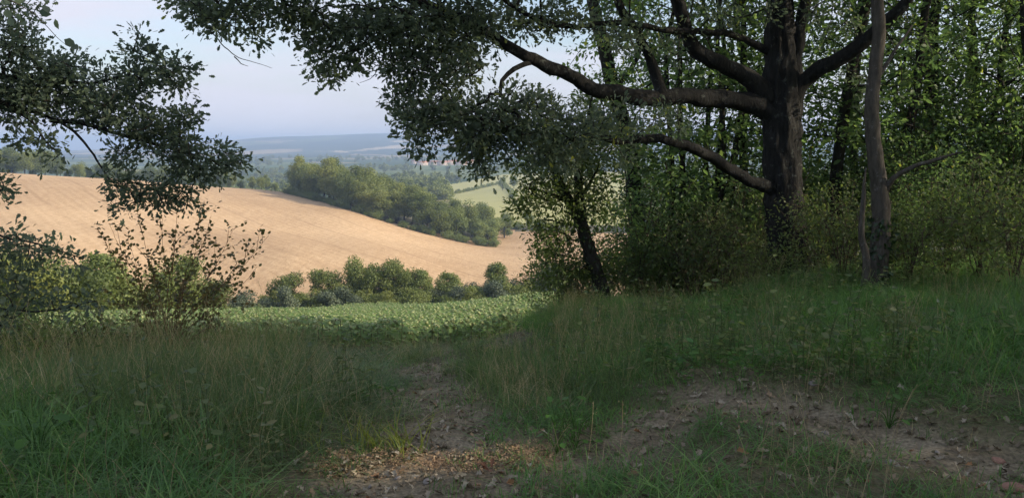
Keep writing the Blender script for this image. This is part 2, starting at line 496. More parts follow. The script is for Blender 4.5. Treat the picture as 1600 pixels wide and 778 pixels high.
def stubble_mat():
    m, n, l = new_mat('stubble')
    out = n.new('ShaderNodeOutputMaterial')
    p = n.new('ShaderNodeBsdfPrincipled')
    p.inputs['Roughness'].default_value = 0.9
    p.inputs['Specular IOR Level'].default_value = 0.1
    pos = pos_nodes(n)
    # worked rows run obliquely across the slope
    mp = n.new('ShaderNodeMapping'); mp.inputs['Rotation'].default_value = (0, 0, R(-38))
    l.new(pos, mp.inputs['Vector'])
    wv = n.new('ShaderNodeTexWave'); wv.wave_type = 'BANDS'; wv.bands_direction = 'X'
    wv.inputs['Scale'].default_value = 0.13; wv.inputs['Distortion'].default_value = 4.0
    wv.inputs['Detail'].default_value = 3; wv.inputs['Detail Scale'].default_value = 1.5
    l.new(mp.outputs['Vector'], wv.inputs['Vector'])
    st = n.new('ShaderNodeMapping'); st.inputs['Rotation'].default_value = (0, 0, R(-38)); st.inputs['Scale'].default_value = (1, 0.12, 1)
    l.new(pos, st.inputs['Vector'])
    ns = noise(n, l, st.outputs['Vector'], 0.9, 6, 0.7)
    big = noise(n, l, pos, 0.018, 4, 0.5)
    fine = noise(n, l, pos, 1.7, 5, 0.75)
    r1 = ramp(n, [(0.30, (0.38, 0.255, 0.14)), (0.5, (0.50, 0.35, 0.205)), (0.72, (0.60, 0.445, 0.275))])
    mu = n.new('ShaderNodeMath'); mu.operation = 'MULTIPLY_ADD'; mu.inputs[1].default_value = 0.08; mu.inputs[2].default_value = -0.04
    l.new(wv.outputs['Fac'], mu.inputs[0])
    ad = n.new('ShaderNodeMath'); ad.operation = 'ADD'
    l.new(mu.outputs[0], ad.inputs[0]); l.new(fine.outputs['Fac'], ad.inputs[1])
    av = n.new('ShaderNodeMath'); av.operation = 'MULTIPLY_ADD'; av.inputs[1].default_value = 0.45
    l.new(ns.outputs['Fac'], av.inputs[0])
    sb = n.new('ShaderNodeMath'); sb.operation = 'SUBTRACT'; sb.inputs[1].default_value = 0.225
    l.new(ad.outputs[0], sb.inputs[0]); l.new(sb.outputs[0], av.inputs[2])
    l.new(av.outputs[0], r1.inputs['Fac'])
    r2 = ramp(n, [(0.32, (0.80, 0.77, 0.74)), (0.66, (1.10, 1.10, 1.08))])
    tw = n.new('ShaderNodeTexWave'); tw.bands_direction = 'X'; tw.inputs['Scale'].default_value = 0.021
    tw.inputs['Distortion'].default_value = 1.2; tw.inputs['Detail'].default_value = 1
    l.new(mp.outputs['Vector'], tw.inputs['Vector'])
    tl = n.new('ShaderNodeMapRange'); tl.inputs['From Min'].default_value = 0.0; tl.inputs['From Max'].default_value = 0.035
    tl.inputs['To Min'].default_value = -0.12; tl.inputs['To Max'].default_value = 0.0
    l.new(tw.outputs['Fac'], tl.inputs['Value'])
    tb = n.new('ShaderNodeMath'); tb.operation = 'ADD'
    l.new(tl.outputs[0], tb.inputs[0]); l.new(big.outputs['Fac'], tb.inputs[1])
    l.new(tb.outputs[0], r2.inputs['Fac'])
    mm = n.new('ShaderNodeMixRGB'); mm.blend_type = 'MULTIPLY'; mm.inputs['Fac'].default_value = 1
    l.new(r1.outputs['Color'], mm.inputs['Color1']); l.new(r2.outputs['Color'], mm.inputs['Color2'])
    l.new(mm.outputs['Color'], p.inputs['Base Color'])
    bp = n.new('ShaderNodeBump'); bp.inputs['Strength'].default_value = 0.55; bp.inputs['Distance'].default_value = 0.25
    bh = n.new('ShaderNodeMath'); bh.operation = 'ADD'
    l.new(fine.outputs['Fac'], bh.inputs[0]); l.new(ns.outputs['Fac'], bh.inputs[1])
    l.new(bh.outputs[0], bp.inputs['Height']); l.new(bp.outputs['Normal'], p.inputs['Normal'])
    l.new(p.outputs[0], out.inputs['Surface'])
    return m

def patch_mat(name, scale, cols, fine_scale, fine=0.35):
    """patchwork of woods and fields seen from afar"""
    m, n, l = new_mat(name)
    out = n.new('ShaderNodeOutputMaterial')
    p = n.new('ShaderNodeBsdfPrincipled')
    p.inputs['Roughness'].default_value = 0.9
    p.inputs['Specular IOR Level'].default_value = 0.05
    pos = pos_nodes(n)
    mp = n.new('ShaderNodeMapping'); mp.inputs['Scale'].default_value = (1, 0.55, 0.0)
    l.new(pos, mp.inputs['Vector'])
    dn = noise(n, l, pos, scale * 1.5, 3, 0.5)
    va = n.new('ShaderNodeVectorMath'); va.operation = 'MULTIPLY_ADD'
    va.inputs[1].default_value = (0.6 / scale,) * 3
    l.new(dn.outputs['Color'], va.inputs[0]); l.new(mp.outputs['Vector'], va.inputs[2])
    vo = n.new('ShaderNodeTexVoronoi'); vo.inputs['Scale'].default_value = scale
    l.new(va.outputs[0], vo.inputs['Vector'])
    sp = n.new('ShaderNodeSeparateColor')
    l.new(vo.outputs['Color'], sp.inputs[0])
    r = ramp(n, cols); r.color_ramp.interpolation = 'CONSTANT'
    l.new(sp.outputs[0], r.inputs['Fac'])
    f = noise(n, l, pos, fine_scale, 5, 0.7)
    r2 = ramp(n, [(0.3, (1 - fine,) * 3), (0.7, (1 + fine,) * 3)])
    l.new(f.outputs['Fac'], r2.inputs['Fac'])
    mm = n.new('ShaderNodeMixRGB'); mm.blend_type = 'MULTIPLY'; mm.inputs['Fac'].default_value = 1
    l.new(r.outputs['Color'], mm.inputs['Color1']); l.new(r2.outputs['Color'], mm.inputs['Color2'])
    l.new(mm.outputs['Color'], p.inputs['Base Color'])
    l.new(p.outputs[0], out.inputs['Surface'])
    return m

def row_mat(name, rot, scale, c0, c1):
    m, n, l = new_mat(name)
    out = n.new('ShaderNodeOutputMaterial')
    p = n.new('ShaderNodeBsdfPrincipled'); p.inputs['Roughness'].default_value = 0.9
    pos = pos_nodes(n)
    mp = n.new('ShaderNodeMapping'); mp.inputs['Rotation'].default_value = (0, 0, rot)
    l.new(pos, mp.inputs['Vector'])
    wv = n.new('ShaderNodeTexWave'); wv.bands_direction = 'X'; wv.inputs['Scale'].default_value = scale
    wv.inputs['Distortion'].default_value = 0.8; wv.inputs['Detail'].default_value = 2
    l.new(mp.outputs['Vector'], wv.inputs['Vector'])
    f = noise(n, l, pos, 0.05, 4, 0.6)
    mu = n.new('ShaderNodeMath'); mu.operation = 'MULTIPLY_ADD'; mu.inputs[1].default_value = 0.6; mu.inputs[2].default_value = -0.1
    l.new(wv.outputs['Fac'], mu.inputs[0])
    ad = n.new('ShaderNodeMath'); ad.operation = 'MULTIPLY_ADD'; ad.inputs[1].default_value = 0.7
    l.new(f.outputs['Fac'], ad.inputs[0]); l.new(mu.outputs[0], ad.inputs[2])
    r = ramp(n, [(0.15, c0), (0.85, c1)])
    l.new(ad.outputs[0], r.inputs['Fac'])
    l.new(r.outputs['Color'], p.inputs['Base Color'])
    l.new(p.outputs[0], out.inputs['Surface'])
    return m

M['earth'] = earth_mat()
M['stubble'] = stubble_mat()
M['hill'] = patch_mat('hill_patchwork', 0.0042, [(0.0, (0.035, 0.055, 0.025)), (0.42, (0.05, 0.075, 0.03)), (0.62, (0.10, 0.13, 0.05)), (0.72, (0.30, 0.24, 0.14)), (0.84, (0.045, 0.065, 0.03)), (0.93, (0.42, 0.34, 0.22))], 0.02)
M['valley'] = patch_mat('valley_patchwork', 0.008, [(0.0, (0.05, 0.08, 0.03)), (0.45, (0.09, 0.13, 0.05)), (0.65, (0.13, 0.16, 0.06)), (0.8, (0.24, 0.21, 0.11)), (0.9, (0.06, 0.09, 0.035))], 0.05)
M['vine'] = row_mat('vine_rows', R(32), 0.16, (0.26, 0.275, 0.075), (0.42, 0.39, 0.15))

def ground_piece(name, code, mat):
    f = GF[reg == code]
    if not len(f):
        return None
    u, inv = np.unique(f, return_inverse=True)
    me = make_mesh(name, GV[u], inv.reshape(-1, 4), mat, smooth=True, extra={'bare': tmv[u]})
    return obj(name, me, kind='structure')
ground_piece('ground', 0, M['earth'])
ground_piece('dirt_track', 1, M['earth'])
ground_piece('stubble_field', 2, M['stubble'])
ground_piece('vineyard_ground', 3, M['vine'])
ground_piece('valley_ground', 4, M['valley'])
ground_piece('distant_hills', 5, M['hill'])
ground_piece('sunflower_field_ground', 6, M['earth'])

# ------------------------------------------------------------------ plant building tools
LEAF_OAK_V = np.array([[0, 0, 0], [.14, .14, .03], [.10, .30, .02], [.27, .46, .05], [.17, .58, .02], [.27, .76, .04], [.12, .88, .0], [0, 1.0, -.05],
                       [-.12, .88, .0], [-.27, .76, .04], [-.17, .58, .02], [-.27, .46, .05], [-.10, .30, .02], [-.14, .14, .03], [0, .5, -.03]], float)
LEAF_OAK_F = np.array([[14, i, (i + 1) % 14] for i in range(14)])
LEAF_OV_V = np.array([[0, 0, 0], [.24, .3, .05], [.22, .65, .04], [0, 1, -.04], [-.22, .65, .04], [-.24, .3, .05]], float)
LEAF_OV_F = np.array([[0, 1, 2], [0, 2, 3], [0, 3, 4], [0, 4, 5]])
LEAF_KITE_V = np.array([[0, 0, 0], [.3, .45, .06], [0, 1, 0], [-.3, .5, .06]], float)
LEAF_KITE_F = np.array([[0, 1, 2], [0, 2, 3]])
LEAF_RD_V = LEAF_OV_V * (1.5, 1, 1)
LEAF = {'round': (LEAF_RD_V, LEAF_OV_F), 'oak': (LEAF_OAK_V, LEAF_OAK_F), 'ov': (LEAF_OV_V, LEAF_OV_F), 'kite': (LEAF_KITE_V, LEAF_KITE_F)}

def frames(d, nrm):
    y = unit(d)
    z = nrm - (nrm * y).sum(1, keepdims=True) * y
    z = unit(z)
    x = np.cross(y, z)
    return np.stack([x, y, z], -1)

def leaf_arrays(pos, d, nrm, size, kind='ov', vv=None, rg=rng):
    TV, TF = LEAF[kind]
    n, k = len(pos), len(TV)
    Mx = frames(d, nrm)
    V = np.einsum('nij,kj->nki', Mx, TV) * np.asarray(size).reshape(-1, 1, 1) + pos[:, None]
    F = (np.arange(n) * k)[:, None, None] + TF[None]
    if vv is None:
        vv = rg.random(n)
    return V.reshape(-1, 3), F.reshape(-1, 3), np.repeat(vv, k)

def join(parts):
    V, F, A, o = [], [], [], 0
    for v, f, a in parts:
        V.append(v); F.append(f + o); A.append(a); o += len(v)
    return np.concatenate(V), np.concatenate(F), np.concatenate(A)

def clusters(cent, dirs, per, rad, size, kind, rg, up=0.7, flat=0.8, droop=0.0):
    n = len(cent) * per
    c = np.repeat(cent, per, 0)
    dd = np.repeat(dirs, per, 0)
    off = rg.normal(0, 1, (n, 3)) * rad * np.array([1, 1, flat]) * 0.6
    d = unit(unit(off) * 0.9 + dd * 0.5 + rg.normal(0, .5, (n, 3)) + np.array([0, 0, -droop]))
    nr = unit(np.array([0, 0, up]) + rg.normal(0, .55, (n, 3)))
    base = np.repeat(rg.random(len(cent)), per)
    vv = np.clip(0.45 * base + 0.55 * rg.random(n), 0, 1)
    sz = size * rg.uniform(0.45, 1.35, n)
    return leaf_arrays(c + off, d, nr, sz, kind, vv, rg)

def tubes(polys, sides=6, rough=0.0, rg=rng):
    """polys: list of (points, radii); one quad mesh"""
    Vs, Fs, o = [], [], 0
    for pts, rad in polys:
        pts = np.asarray(pts, float); rad = np.asarray(rad, float)
        m = len(pts)
        if m < 2: continue
        t = unit(np.gradient(pts, axis=0))
        ref = np.array([0, 0, 1.0]) if abs(t[0, 2]) < .8 else np.array([1.0, 0, 0])
        u = unit(np.cross(t[0], ref))
        U = np.zeros((m, 3))
        for i in range(m):
            u = u - t[i] * (u @ t[i]); u = u / max(np.linalg.norm(u), 1e-9)
            U[i] = u
        W = np.cross(t, U)
        ang = np.arange(sides) * 2 * math.pi / sides
        rr = rad[:, None] * np.ones((1, sides))
        if rough:
            rr = rr * (1 + rough * (rg.random((m, sides)) - .5))
        V = pts[:, None] + rr[..., None] * (np.cos(ang)[None, :, None] * U[:, None] + np.sin(ang)[None, :, None] * W[:, None])
        Vs.append(V.reshape(-1, 3))
        i, j = np.meshgrid(np.arange(m - 1), np.arange(sides), indexing='ij')
        k = (j + 1) % sides
        Fs.append(np.stack([i * sides + j, i * sides + k, (i + 1) * sides + k, (i + 1) * sides + j], -1).reshape(-1, 4) + o)
        o += m * sides
    return np.concatenate(Vs), np.concatenate(Fs)

def curve(pts, step=0.12, wob=0.0, rg=rng):
    """Catmull-Rom through points"""
    P = np.asarray(pts, float)
    P = np.vstack([2 * P[0] - P[1], P, 2 * P[-1] - P[-2]])
    out = []
    for i in range(1, len(P) - 2):
        n = max(2, int(np.linalg.norm(P[i + 1] - P[i]) / step))
        t = np.linspace(0, 1, n, endpoint=False)[:, None]
        out.append(0.5 * (2 * P[i] + (P[i + 1] - P[i - 1]) * t + (2 * P[i - 1] - 5 * P[i] + 4 * P[i + 1] - P[i + 2]) * t ** 2
                          + (-P[i - 1] + 3 * P[i] - 3 * P[i + 1] + P[i + 2]) * t ** 3))
    out = np.vstack(out + [P[-2:-1]])
    if wob:
        k = np.cumsum(rg.normal(0, wob, out.shape), 0)
        k -= np.linspace(0, 1, len(k))[:, None] * k[-1]
        out = out + k
    return out

def twigs(skel, targets, rg, step=0.22, jit=0.12, rtip=0.004, rmax=0.06, sag=0.0, pw=0.5):
    """join every target to the nearest wood, nearest first, so that the twigs branch"""
    N = [p for p in np.asarray(skel)]
    par = [-1] * len(N)
    ns = len(N)
    T = np.asarray(targets)
    d0 = np.sqrt(((T[:, None] - np.asarray(skel)[None]) ** 2).sum(-1)).min(1)
    cap = 400000
    buf = np.zeros((cap, 3)); buf[:ns] = N
    cnt = ns
    tipdir = np.zeros_like(T)
    for k in np.argsort(d0):
        t = T[k]
        dd = ((buf[:cnt] - t) ** 2).sum(1)
        i = int(np.argmin(dd))
        L = math.sqrt(dd[i])
        m = max(1, int(math.ceil(L / step)))
        a = buf[i].copy()
        off = rg.normal(0, jit * L, 3)
        prev = i
        for s in range(1, m + 1):
            f = s / m
            q = a + (t - a) * f + off * math.sin(math.pi * f) * 0.5 + np.array([0, 0, sag * L * math.sin(math.pi * f)])
            buf[cnt] = q; par.append(prev); prev = cnt; cnt += 1
        tipdir[k] = (buf[cnt - 1] - buf[par[cnt - 1]])
    par = np.array(par)
    w = np.zeros(cnt)
    haschild = np.zeros(cnt, bool)
    haschild[par[ns:]] = True
    w[ns:][~haschild[ns:]] = 1
    for i in range(cnt - 1, ns - 1, -1):
        if par[i] >= 0: w[par[i]] += w[i]
    rad = np.minimum(rtip * np.maximum(w, 1) ** pw, rmax)
    best = {}
    for i in range(ns, cnt):
        p = par[i]
        if p >= ns and (p not in best or w[i] > w[best[p]]): best[p] = i
    polys = []
    for i in range(ns, cnt):
        p = par[i]
        if p < ns or best.get(p) != i:
            ch = [p, i]
            rr = [rad[i], rad[i]]
            while ch[-1] in best:
                ch.append(best[ch[-1]]); rr.append(rad[ch[-1]])
            polys.append((buf[ch], np.array(rr)))
    return polys, unit(tipdir + 1e-6)

def blob_targets(blobs, rg, px2=260.0, dens=1.0):
    """blobs: (px, py, rx, ry, Y, depth radius m[, density]) -> twig ends spread through those volumes"""
    out = []
    for b in blobs:
        px, py, rx, ry, Y, dr = b[:6]
        dn = b[6] if len(b) > 6 else 1.0
        n = max(2, int(math.pi * rx * ry / px2 * dens * dn))
        q = unit(rg.normal(0, 1, (n, 3))) * rg.random((n, 1)) ** (1 / 2.6)
        for a in q:
            out.append(at(px + a[0] * rx, py + a[1] * ry, Y + a[2] * dr))
    return np.array(out)

def taper(n, r0, r1, flare=0.0):
    t = np.linspace(0, 1, n)
    r = r0 + (r1 - r0) * t
    return r * (1 + flare * np.exp(-t * 14))

def root(name, loc, label, cat, group=None):
    return obj(name, None, None, label, cat, group, None, loc)

def part(name, me, parent, base=None):
    """part whose mesh is in world coordinates: shift into the parent's frame"""
    if base is not None:
        me.transform(__import__('mathutils').Matrix.Translation(-__import__('mathutils').Vector(base)))
    return obj(name, me, parent)

def leafy(name, arr, mat):
    return make_mesh(name, arr[0], arr[1], mat, v=arr[2])

# ------------------------------------------------------------------ the big oak
def px_curve(pts, **k):
    return curve([at(*p) for p in pts], **k)

OG = hz(*at(1232, 430, 12.7)[:2])
ob = at(1232, 430, 12.7); ob[2] = OG - 0.1
oak = root('oak_tree', ob, 'massive oak with lichen-spotted trunk and long limbs reaching left over the track', 'tree')
rg = np.random.default_rng(11)
tr = curve([ob, at(1230, 400, 12.7), at(1226, 330, 12.7), at(1223, 250, 12.7), at(1222, 180, 12.7), at(1221, 110, 12.75), at(1219, 40, 12.8), at(1217, -60, 12.9), at(1214, -250, 13.1), at(1210, -520, 13.4), at(1205, -850, 13.6)], step=.07)
trr = np.interp(np.arange(len(tr)) / len(tr), [0, .02, .06, .2, .26, .34, .5, 1], [.38, .33, .295, .285, .285, .20, .16, .04])
tv, tf = tubes([(tr, trr)], 44, 0.0)
# furrowed bark: ridges that run up the trunk
cn = np.repeat(tr, 44, 0)
rd = unit(tv - cn)
angv = np.tile(np.arange(44), len(tr))
am = 0.085 * np.repeat(trr, 44) / .3
rdg = (vnoise(angv * 0.9, tv[:, 2] * 3.2) - .5) + .6 * (vnoise(angv * 2.1 + 9, tv[:, 2] * 9) - .5) + 0.6 * (vnoise(angv * .25 + 3, tv[:, 2] * 1.1) - .5)
tv = tv + rd * (am * rdg)[:, None]
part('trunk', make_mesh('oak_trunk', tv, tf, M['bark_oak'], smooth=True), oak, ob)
LIMBS = [
    # long left limb and its fork
    ([(1224, 182, 12.7), (1190, 166, 12.6), (1150, 152, 12.4), (1090, 146, 12.1), (1040, 149, 11.8), (1000, 150, 11.5), (965, 143, 11.2), (930, 140, 10.9), (890, 120, 10.6), (840, 98, 10.3), (800, 75, 10.1), (760, 55, 10.0), (700, 25, 9.8), (620, -10, 9.6), (520, -40, 9.4), (420, -30, 9.2), (330, -5, 9.0)],
     [.20, .15, .125, .115, .11, .105, .095, .085, .075, .07, .06, .055, .048, .04, .03, .022, .014]),
    # broken stub under it
    ([(1040, 151, 11.8), (1010, 156, 11.7), (982, 157, 11.6)], [.07, .05, .03]),
    # upper left limb that turns up
    ([(1226, 170, 12.7), (1190, 140, 12.6), (1150, 112, 12.4), (1110, 88, 12.2), (1088, 70, 12.1), (1080, 40, 12.0), (1068, 0, 11.9), (1050, -60, 11.8), (1010, -140, 11.6), (950, -240, 11.3)],
     [.18, .14, .12, .11, .10, .09, .08, .07, .06, .04]),
    # low left limb
    ([(1222, 300, 12.7), (1195, 288, 12.5), (1165, 276, 12.2), (1130, 252, 11.9), (1100, 234, 11.6), (1070, 224, 11.3), (1030, 222, 11.0), (980, 226, 10.7), (930, 222, 10.4), (880, 226, 10.2), (830, 215, 10.0)],
     [.13, .095, .082, .075, .07, .062, .055, .048, .04, .03, .02]),
    # right limb
    ([(1226, 170, 12.7), (1255, 130, 12.6), (1290, 102, 12.4), (1330, 80, 12.2), (1370, 48, 12.0), (1410, 8, 11.8), (1450, -40, 11.6), (1520, -100, 11.3)],
     [.17, .115, .10, .09, .08, .07, .06, .04]),
    # second stem beside the trunk
    ([(1232, 150, 12.75), (1246, 110, 12.75), (1252, 60, 12.75), (1260, 10, 12.75), (1272, -60, 12.7), (1300, -200, 12.6)],
     [.12, .085, .08, .075, .07, .05]),
    # branch that rises from the long limb
    ([(1034, 148, 11.8), (1026, 118, 11.8), (1010, 80, 11.75), (995, 50, 11.7), (975, 15, 11.6), (950, -40, 11.5), (900, -120, 11.3)],
     [.085, .065, .058, .052, .048, .04, .03]),
    # upper thin branch to the left
    ([(1222, 95, 12.75), (1170, 62, 12.5), (1100, 45, 12.0), (1040, 42, 11.5), (970, 28, 11.0), (900, 35, 10.5), (840, 20, 10.0), (760, -20, 9.6)],
     [.07, .05, .045, .04, .035, .03, .025, .02]),
    # drooping branch in the left crown
    ([(840, 98, 10.3), (800, 110, 10.0), (780, 140, 9.8), (795, 165, 9.6), (810, 180, 9.5)], [.03, .028, .025, .02, .012]),
]
oak_sk = [tr[int(len(tr) * .25):]]
for pts, rad in LIMBS:
    c = px_curve(pts, step=.10, wob=.013, rg=rg)
    rr = 1.1 * np.interp(np.linspace(0, 1, len(c)), np.linspace(0, 1, len(rad)), rad)
    rr = rr * (1 + .22 * (vnoise(np.arange(len(c)) * .35 + rr[0] * 900, np.zeros(len(c))) - .5))
    v_, f_ = tubes([(c, rr)], 14, .2, rg)
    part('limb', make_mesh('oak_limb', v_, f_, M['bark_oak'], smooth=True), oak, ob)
    oak_sk.append(c[len(c) // 5:])
oak_sk = np.vstack(oak_sk)
OB = [(285, 2, 28, 14, 9.1, .5), (320, 28, 38, 17, 9.1, .5), (375, 45, 38, 14, 9.1, .5), (350, 8, 60, 16, 9.2, .6), (420, 16, 50, 18, 9.3, .6, .8), (400, 62, 14, 8, 9.1, .3),
      (475, 22, 48, 28, 9.4, .6), (490, 62, 28, 22, 9.3, .5), (512, 100, 28, 20, 9.3, .4), (518, 122, 18, 9, 9.3, .3), (545, 40, 48, 38, 9.5, .7), (555, 85, 26, 24, 9.4, .4),
      (610, 40, 52, 46, 9.6, .8), (600, 95, 26, 18, 9.4, .4, .7), (665, 50, 56, 50, 9.8, .9), (650, 112, 44, 30, 9.5, .5), (720, 40, 55, 48, 10, .9, .9), (710, 105, 46, 40, 9.7, .6),
      (640, 160, 36, 22, 9.4, .4), (655, 195, 38, 28, 9.4, .5), (655, 232, 22, 12, 9.3, .3), (690, 160, 40, 28, 9.5, .5), (715, 195, 44, 36, 9.5, .5), (735, 235, 38, 26, 9.5, .5), (750, 265, 22, 14, 9.5, .3),
      (765, 180, 40, 40, 9.6, .5), (780, 40, 45, 40, 10, .8, .7), (790, 215, 45, 40, 9.6, .6), (835, 30, 55, 35, 10.3, .8, .7), (820, 150, 28, 24, 9.8, .5, .7), (840, 190, 50, 40, 9.8, .6),
      (860, 240, 52, 30, 10, .6), (900, 200, 50, 36, 10.2, .6, .9), (900, 25, 55, 30, 10.6, .8, .5), (960, 190, 50, 30, 10.6, .6, .6), (980, 240, 40, 22, 10.8, .5, .4), (1040, 185, 50, 30, 11.2, .6, .35),
      (960, 50, 50, 45, 11, .8, .35), (1030, 70, 45, 40, 11.5, .8, .3), (1130, 25, 60, 25, 12, .8, .4), (1300, 30, 50, 30, 12.3, .7, .35), (1190, 20, 40, 20, 12.4, .8, .3), (1340, 140, 40, 40, 12.4, .8, .15),
      (700, -70, 260, 60, 9.8, 1.6, .8), (1000, -80, 240, 70, 11.3, 2, .6), (1300, -80, 200, 70, 12.3, 2, .6), (420, -50, 150, 35, 9.2, 1.0, .8),
      (1000, -330, 380, 180, 12, 3.2, .25), (1250, -600, 320, 200, 13, 3.5, .22)]
ot = blob_targets(OB, rg, 125)
pol, td = twigs(oak_sk, ot, rg, step=.18, jit=.10, rtip=.0058, rmax=.05, sag=-.04, pw=.42)
v_, f_ = tubes(pol, 5)
part('branches', make_mesh('oak_branches', v_, f_, M['bark']), oak, ob)
part('crown', leafy('oak_crown', clusters(ot, td, 25, .135, .074, 'oak', rg, .7, .75), M['oak']), oak, ob)
# bare twigs hanging clear of the leaves
dead = [px_curve(p, step=.05, wob=.004, rg=rg) for p in ([(330, 50, 9.1), (355, 78, 9.1), (372, 92, 9.1), (392, 98, 9.1), (425, 107, 9.1)], [(365, 88, 9.1), (376, 100, 9.1), (388, 104, 9.1)],
                                                   [(600, 85, 9.4), (590, 110, 9.4), (578, 124, 9.4), (562, 130, 9.4)])]
v_, f_ = tubes([(c, taper(len(c), .008, .002)) for c in dead], 5)
part('bare_twigs', make_mesh('oak_bare_twigs', v_, f_, M['twig']), oak, ob)

# ------------------------------------------------------------------ the oak whose branches come in from the left
lb = np.array([-9.5, 7.5, 0]); lb[2] = hz(lb[0], lb[1]) - .1
left = root('oak_tree', lb, 'oak branches reaching into the picture from the left edge, dark against the sky', 'tree')
tr = curve([lb, lb + (0.1, 0, 1.2), lb + (.3, .2, 2.6), lb + (.2, .4, 4.2), lb + (.5, .3, 6.5), lb + (.4, .5, 9)], step=.1)
v_, f_ = tubes([(tr, taper(len(tr), .27, .05, .3))], 14, .12, rg)
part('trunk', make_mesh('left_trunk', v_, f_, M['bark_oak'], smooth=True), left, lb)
tp = lambda f: tr[int(f * (len(tr) - 1))]
LL = [(np.vstack([tp(.30), at(-140, 130, 8.3), at(-50, 150, 8.6), at(10, 165, 8.8), at(80, 188, 8.9), at(120, 215, 8.9), at(150, 252, 8.9), at(170, 282, 8.9), at(205, 300, 8.9)]), [.12, .075, .06, .045, .036, .028, .02, .014, .006]),
      (np.vstack([tp(.36), at(-120, 90, 8.6), at(-20, 120, 8.8), at(60, 125, 9.0), at(140, 132, 9.1), at(210, 118, 9.1), at(265, 115, 9.1)]), [.10, .06, .05, .04, .028, .018, .007]),
      (np.vstack([at(80, 188, 8.9), at(130, 195, 9.0), at(200, 215, 9.1), at(270, 235, 9.2), at(340, 252, 9.2)]), [.03, .025, .02, .014, .006]),
      (np.vstack([at(10, 165, 8.8), at(50, 190, 8.7), at(75, 225, 8.6), at(95, 240, 8.6)]), [.02, .015, .01, .005]),
      (np.vstack([tp(.17), at(-150, 330, 8.0), at(-60, 345, 8.0), at(0, 372, 8.0), at(60, 385, 8.0), at(130, 405, 8.0)]), [.07, .04, .03, .022, .014, .005]),
      (np.vstack([tp(.14), at(-120, 450, 7.6), at(-20, 478, 7.6), at(60, 485, 7.6), at(150, 470, 7.6)]), [.06, .03, .02, .014, .005])]
sk = [tr[len(tr) // 3:]]
for p_, rad in LL:
    c = curve(p_, step=.08, wob=.005, rg=rg)
    rr = np.interp(np.linspace(0, 1, len(c)), np.linspace(0, 1, len(rad)), rad)
    v_, f_ = tubes([(c, rr)], 8, .1, rg)
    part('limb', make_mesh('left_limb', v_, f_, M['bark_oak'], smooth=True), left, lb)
    sk.append(c[len(c) // 5:])
sk = np.vstack(sk)
LBL = [(20, 70, 48, 46, 8.9, .5), (65, 125, 60, 40, 9, .5), (110, 112, 40, 34, 9.1, .5), (25, 160, 50, 34, 8.9, .5), (125, 165, 62, 32, 9.1, .5), (190, 135, 48, 34, 9.1, .5), (210, 78, 16, 20, 9.1, .3), (212, 58, 9, 9, 9.1, .15),
       (245, 105, 40, 30, 9.1, .4), (282, 120, 20, 28, 9.1, .3), (195, 185, 58, 32, 9.1, .5), (245, 218, 55, 36, 9.2, .5), (300, 245, 48, 30, 9.2, .4), (345, 252, 36, 24, 9.2, .4), (325, 278, 32, 10, 9.2, .3), (285, 190, 28, 20, 9.2, .3),
       (195, 250, 40, 18, 9.1, .3, .6), (240, 300, 42, 22, 9, .4), (185, 295, 26, 20, 8.9, .3), (280, 312, 30, 14, 9.1, .3), (60, 222, 36, 12, 8.7, .3), (85, 245, 12, 8, 8.6, .2), (200, 325, 26, 8, 8.9, .2),
       (0, 285, 12, 28, 8, .3), (15, 380, 34, 24, 8, .4, .6), (65, 388, 44, 12, 8, .3, .7), (108, 408, 24, 8, 8, .25, .7), (15, 420, 40, 22, 7.9, .4, .5), (50, 455, 60, 20, 7.7, .4, .35), (110, 470, 50, 12, 7.6, .3, .3), (10, 500, 30, 26, 7.6, .5, .4),
       (-120, 120, 110, 140, 8.8, 1.2), (-150, 400, 110, 120, 7.9, .9, .5), (-100, -100, 180, 90, 9, 1.2, .6), (20, 10, 60, 18, 9, .6, .5), (-300, -300, 300, 200, 8.5, 2.2, .25)]
lt = blob_targets(LBL, rg, 135)
pol, td = twigs(sk, lt, rg, step=.15, jit=.12, rtip=.0052, rmax=.03, sag=-.03, pw=.42)
v_, f_ = tubes(pol, 5)
part('branches', make_mesh('left_branches', v_, f_, M['bark']), left, lb)
part('crown', leafy('left_crown', clusters(lt, td, 25, .13, .068, 'oak', rg, .7, .75), M['oak']), left, lb)

# round-leaved sprig at the top left, close to the camera
sb = np.array([-5.6, 4.4, 0]); sb[2] = hz(sb[0], sb[1]) - .05
sap = root('sapling', sb, 'sapling sprig with large round leaves at the top left corner', 'sapling')
stc = curve([sb, sb + (.05, .1, 1.2), sb + (.1, .1, 2.3), at(-260, -30, 4.6), at(-120, -25, 4.8), at(-20, -10, 5.0), at(30, 8, 5.0), at(62, 30, 5.0), at(88, 58, 5.0), at(105, 72, 5.0)], step=.05)
v_, f_ = tubes([(stc, taper(len(stc), .03, .0015))], 6)
part('trunk', make_mesh('sapling_stem', v_, f_, M['twig'], smooth=True), sap, sb)
stt = np.array([at(*p) for p in [(8, 15, 5), (22, 5, 5), (28, 20, 5), (45, 12, 5), (60, 18, 5), (57, 32, 5), (68, 8, 5), (78, 33, 5), (86, 30, 5), (12, 30, 5), (0, 5, 5), (100, 62, 5), (112, 72, 5), (36, 34, 5), (-30, 10, 5), (-60, -20, 4.9), (-100, 0, 4.8), (-150, -20, 4.7), (-40, 30, 5)]])
part('foliage', leafy('sapling_leaves', leaf_arrays(stt, unit(rg.normal(0, .4, stt.shape) + (.4, 0, -.5)), unit(rg.normal(0, .5, stt.shape) + (0, -1, .3)), rg.uniform(.055, .075, len(stt)), 'round'), M['oak']), sap, sb)

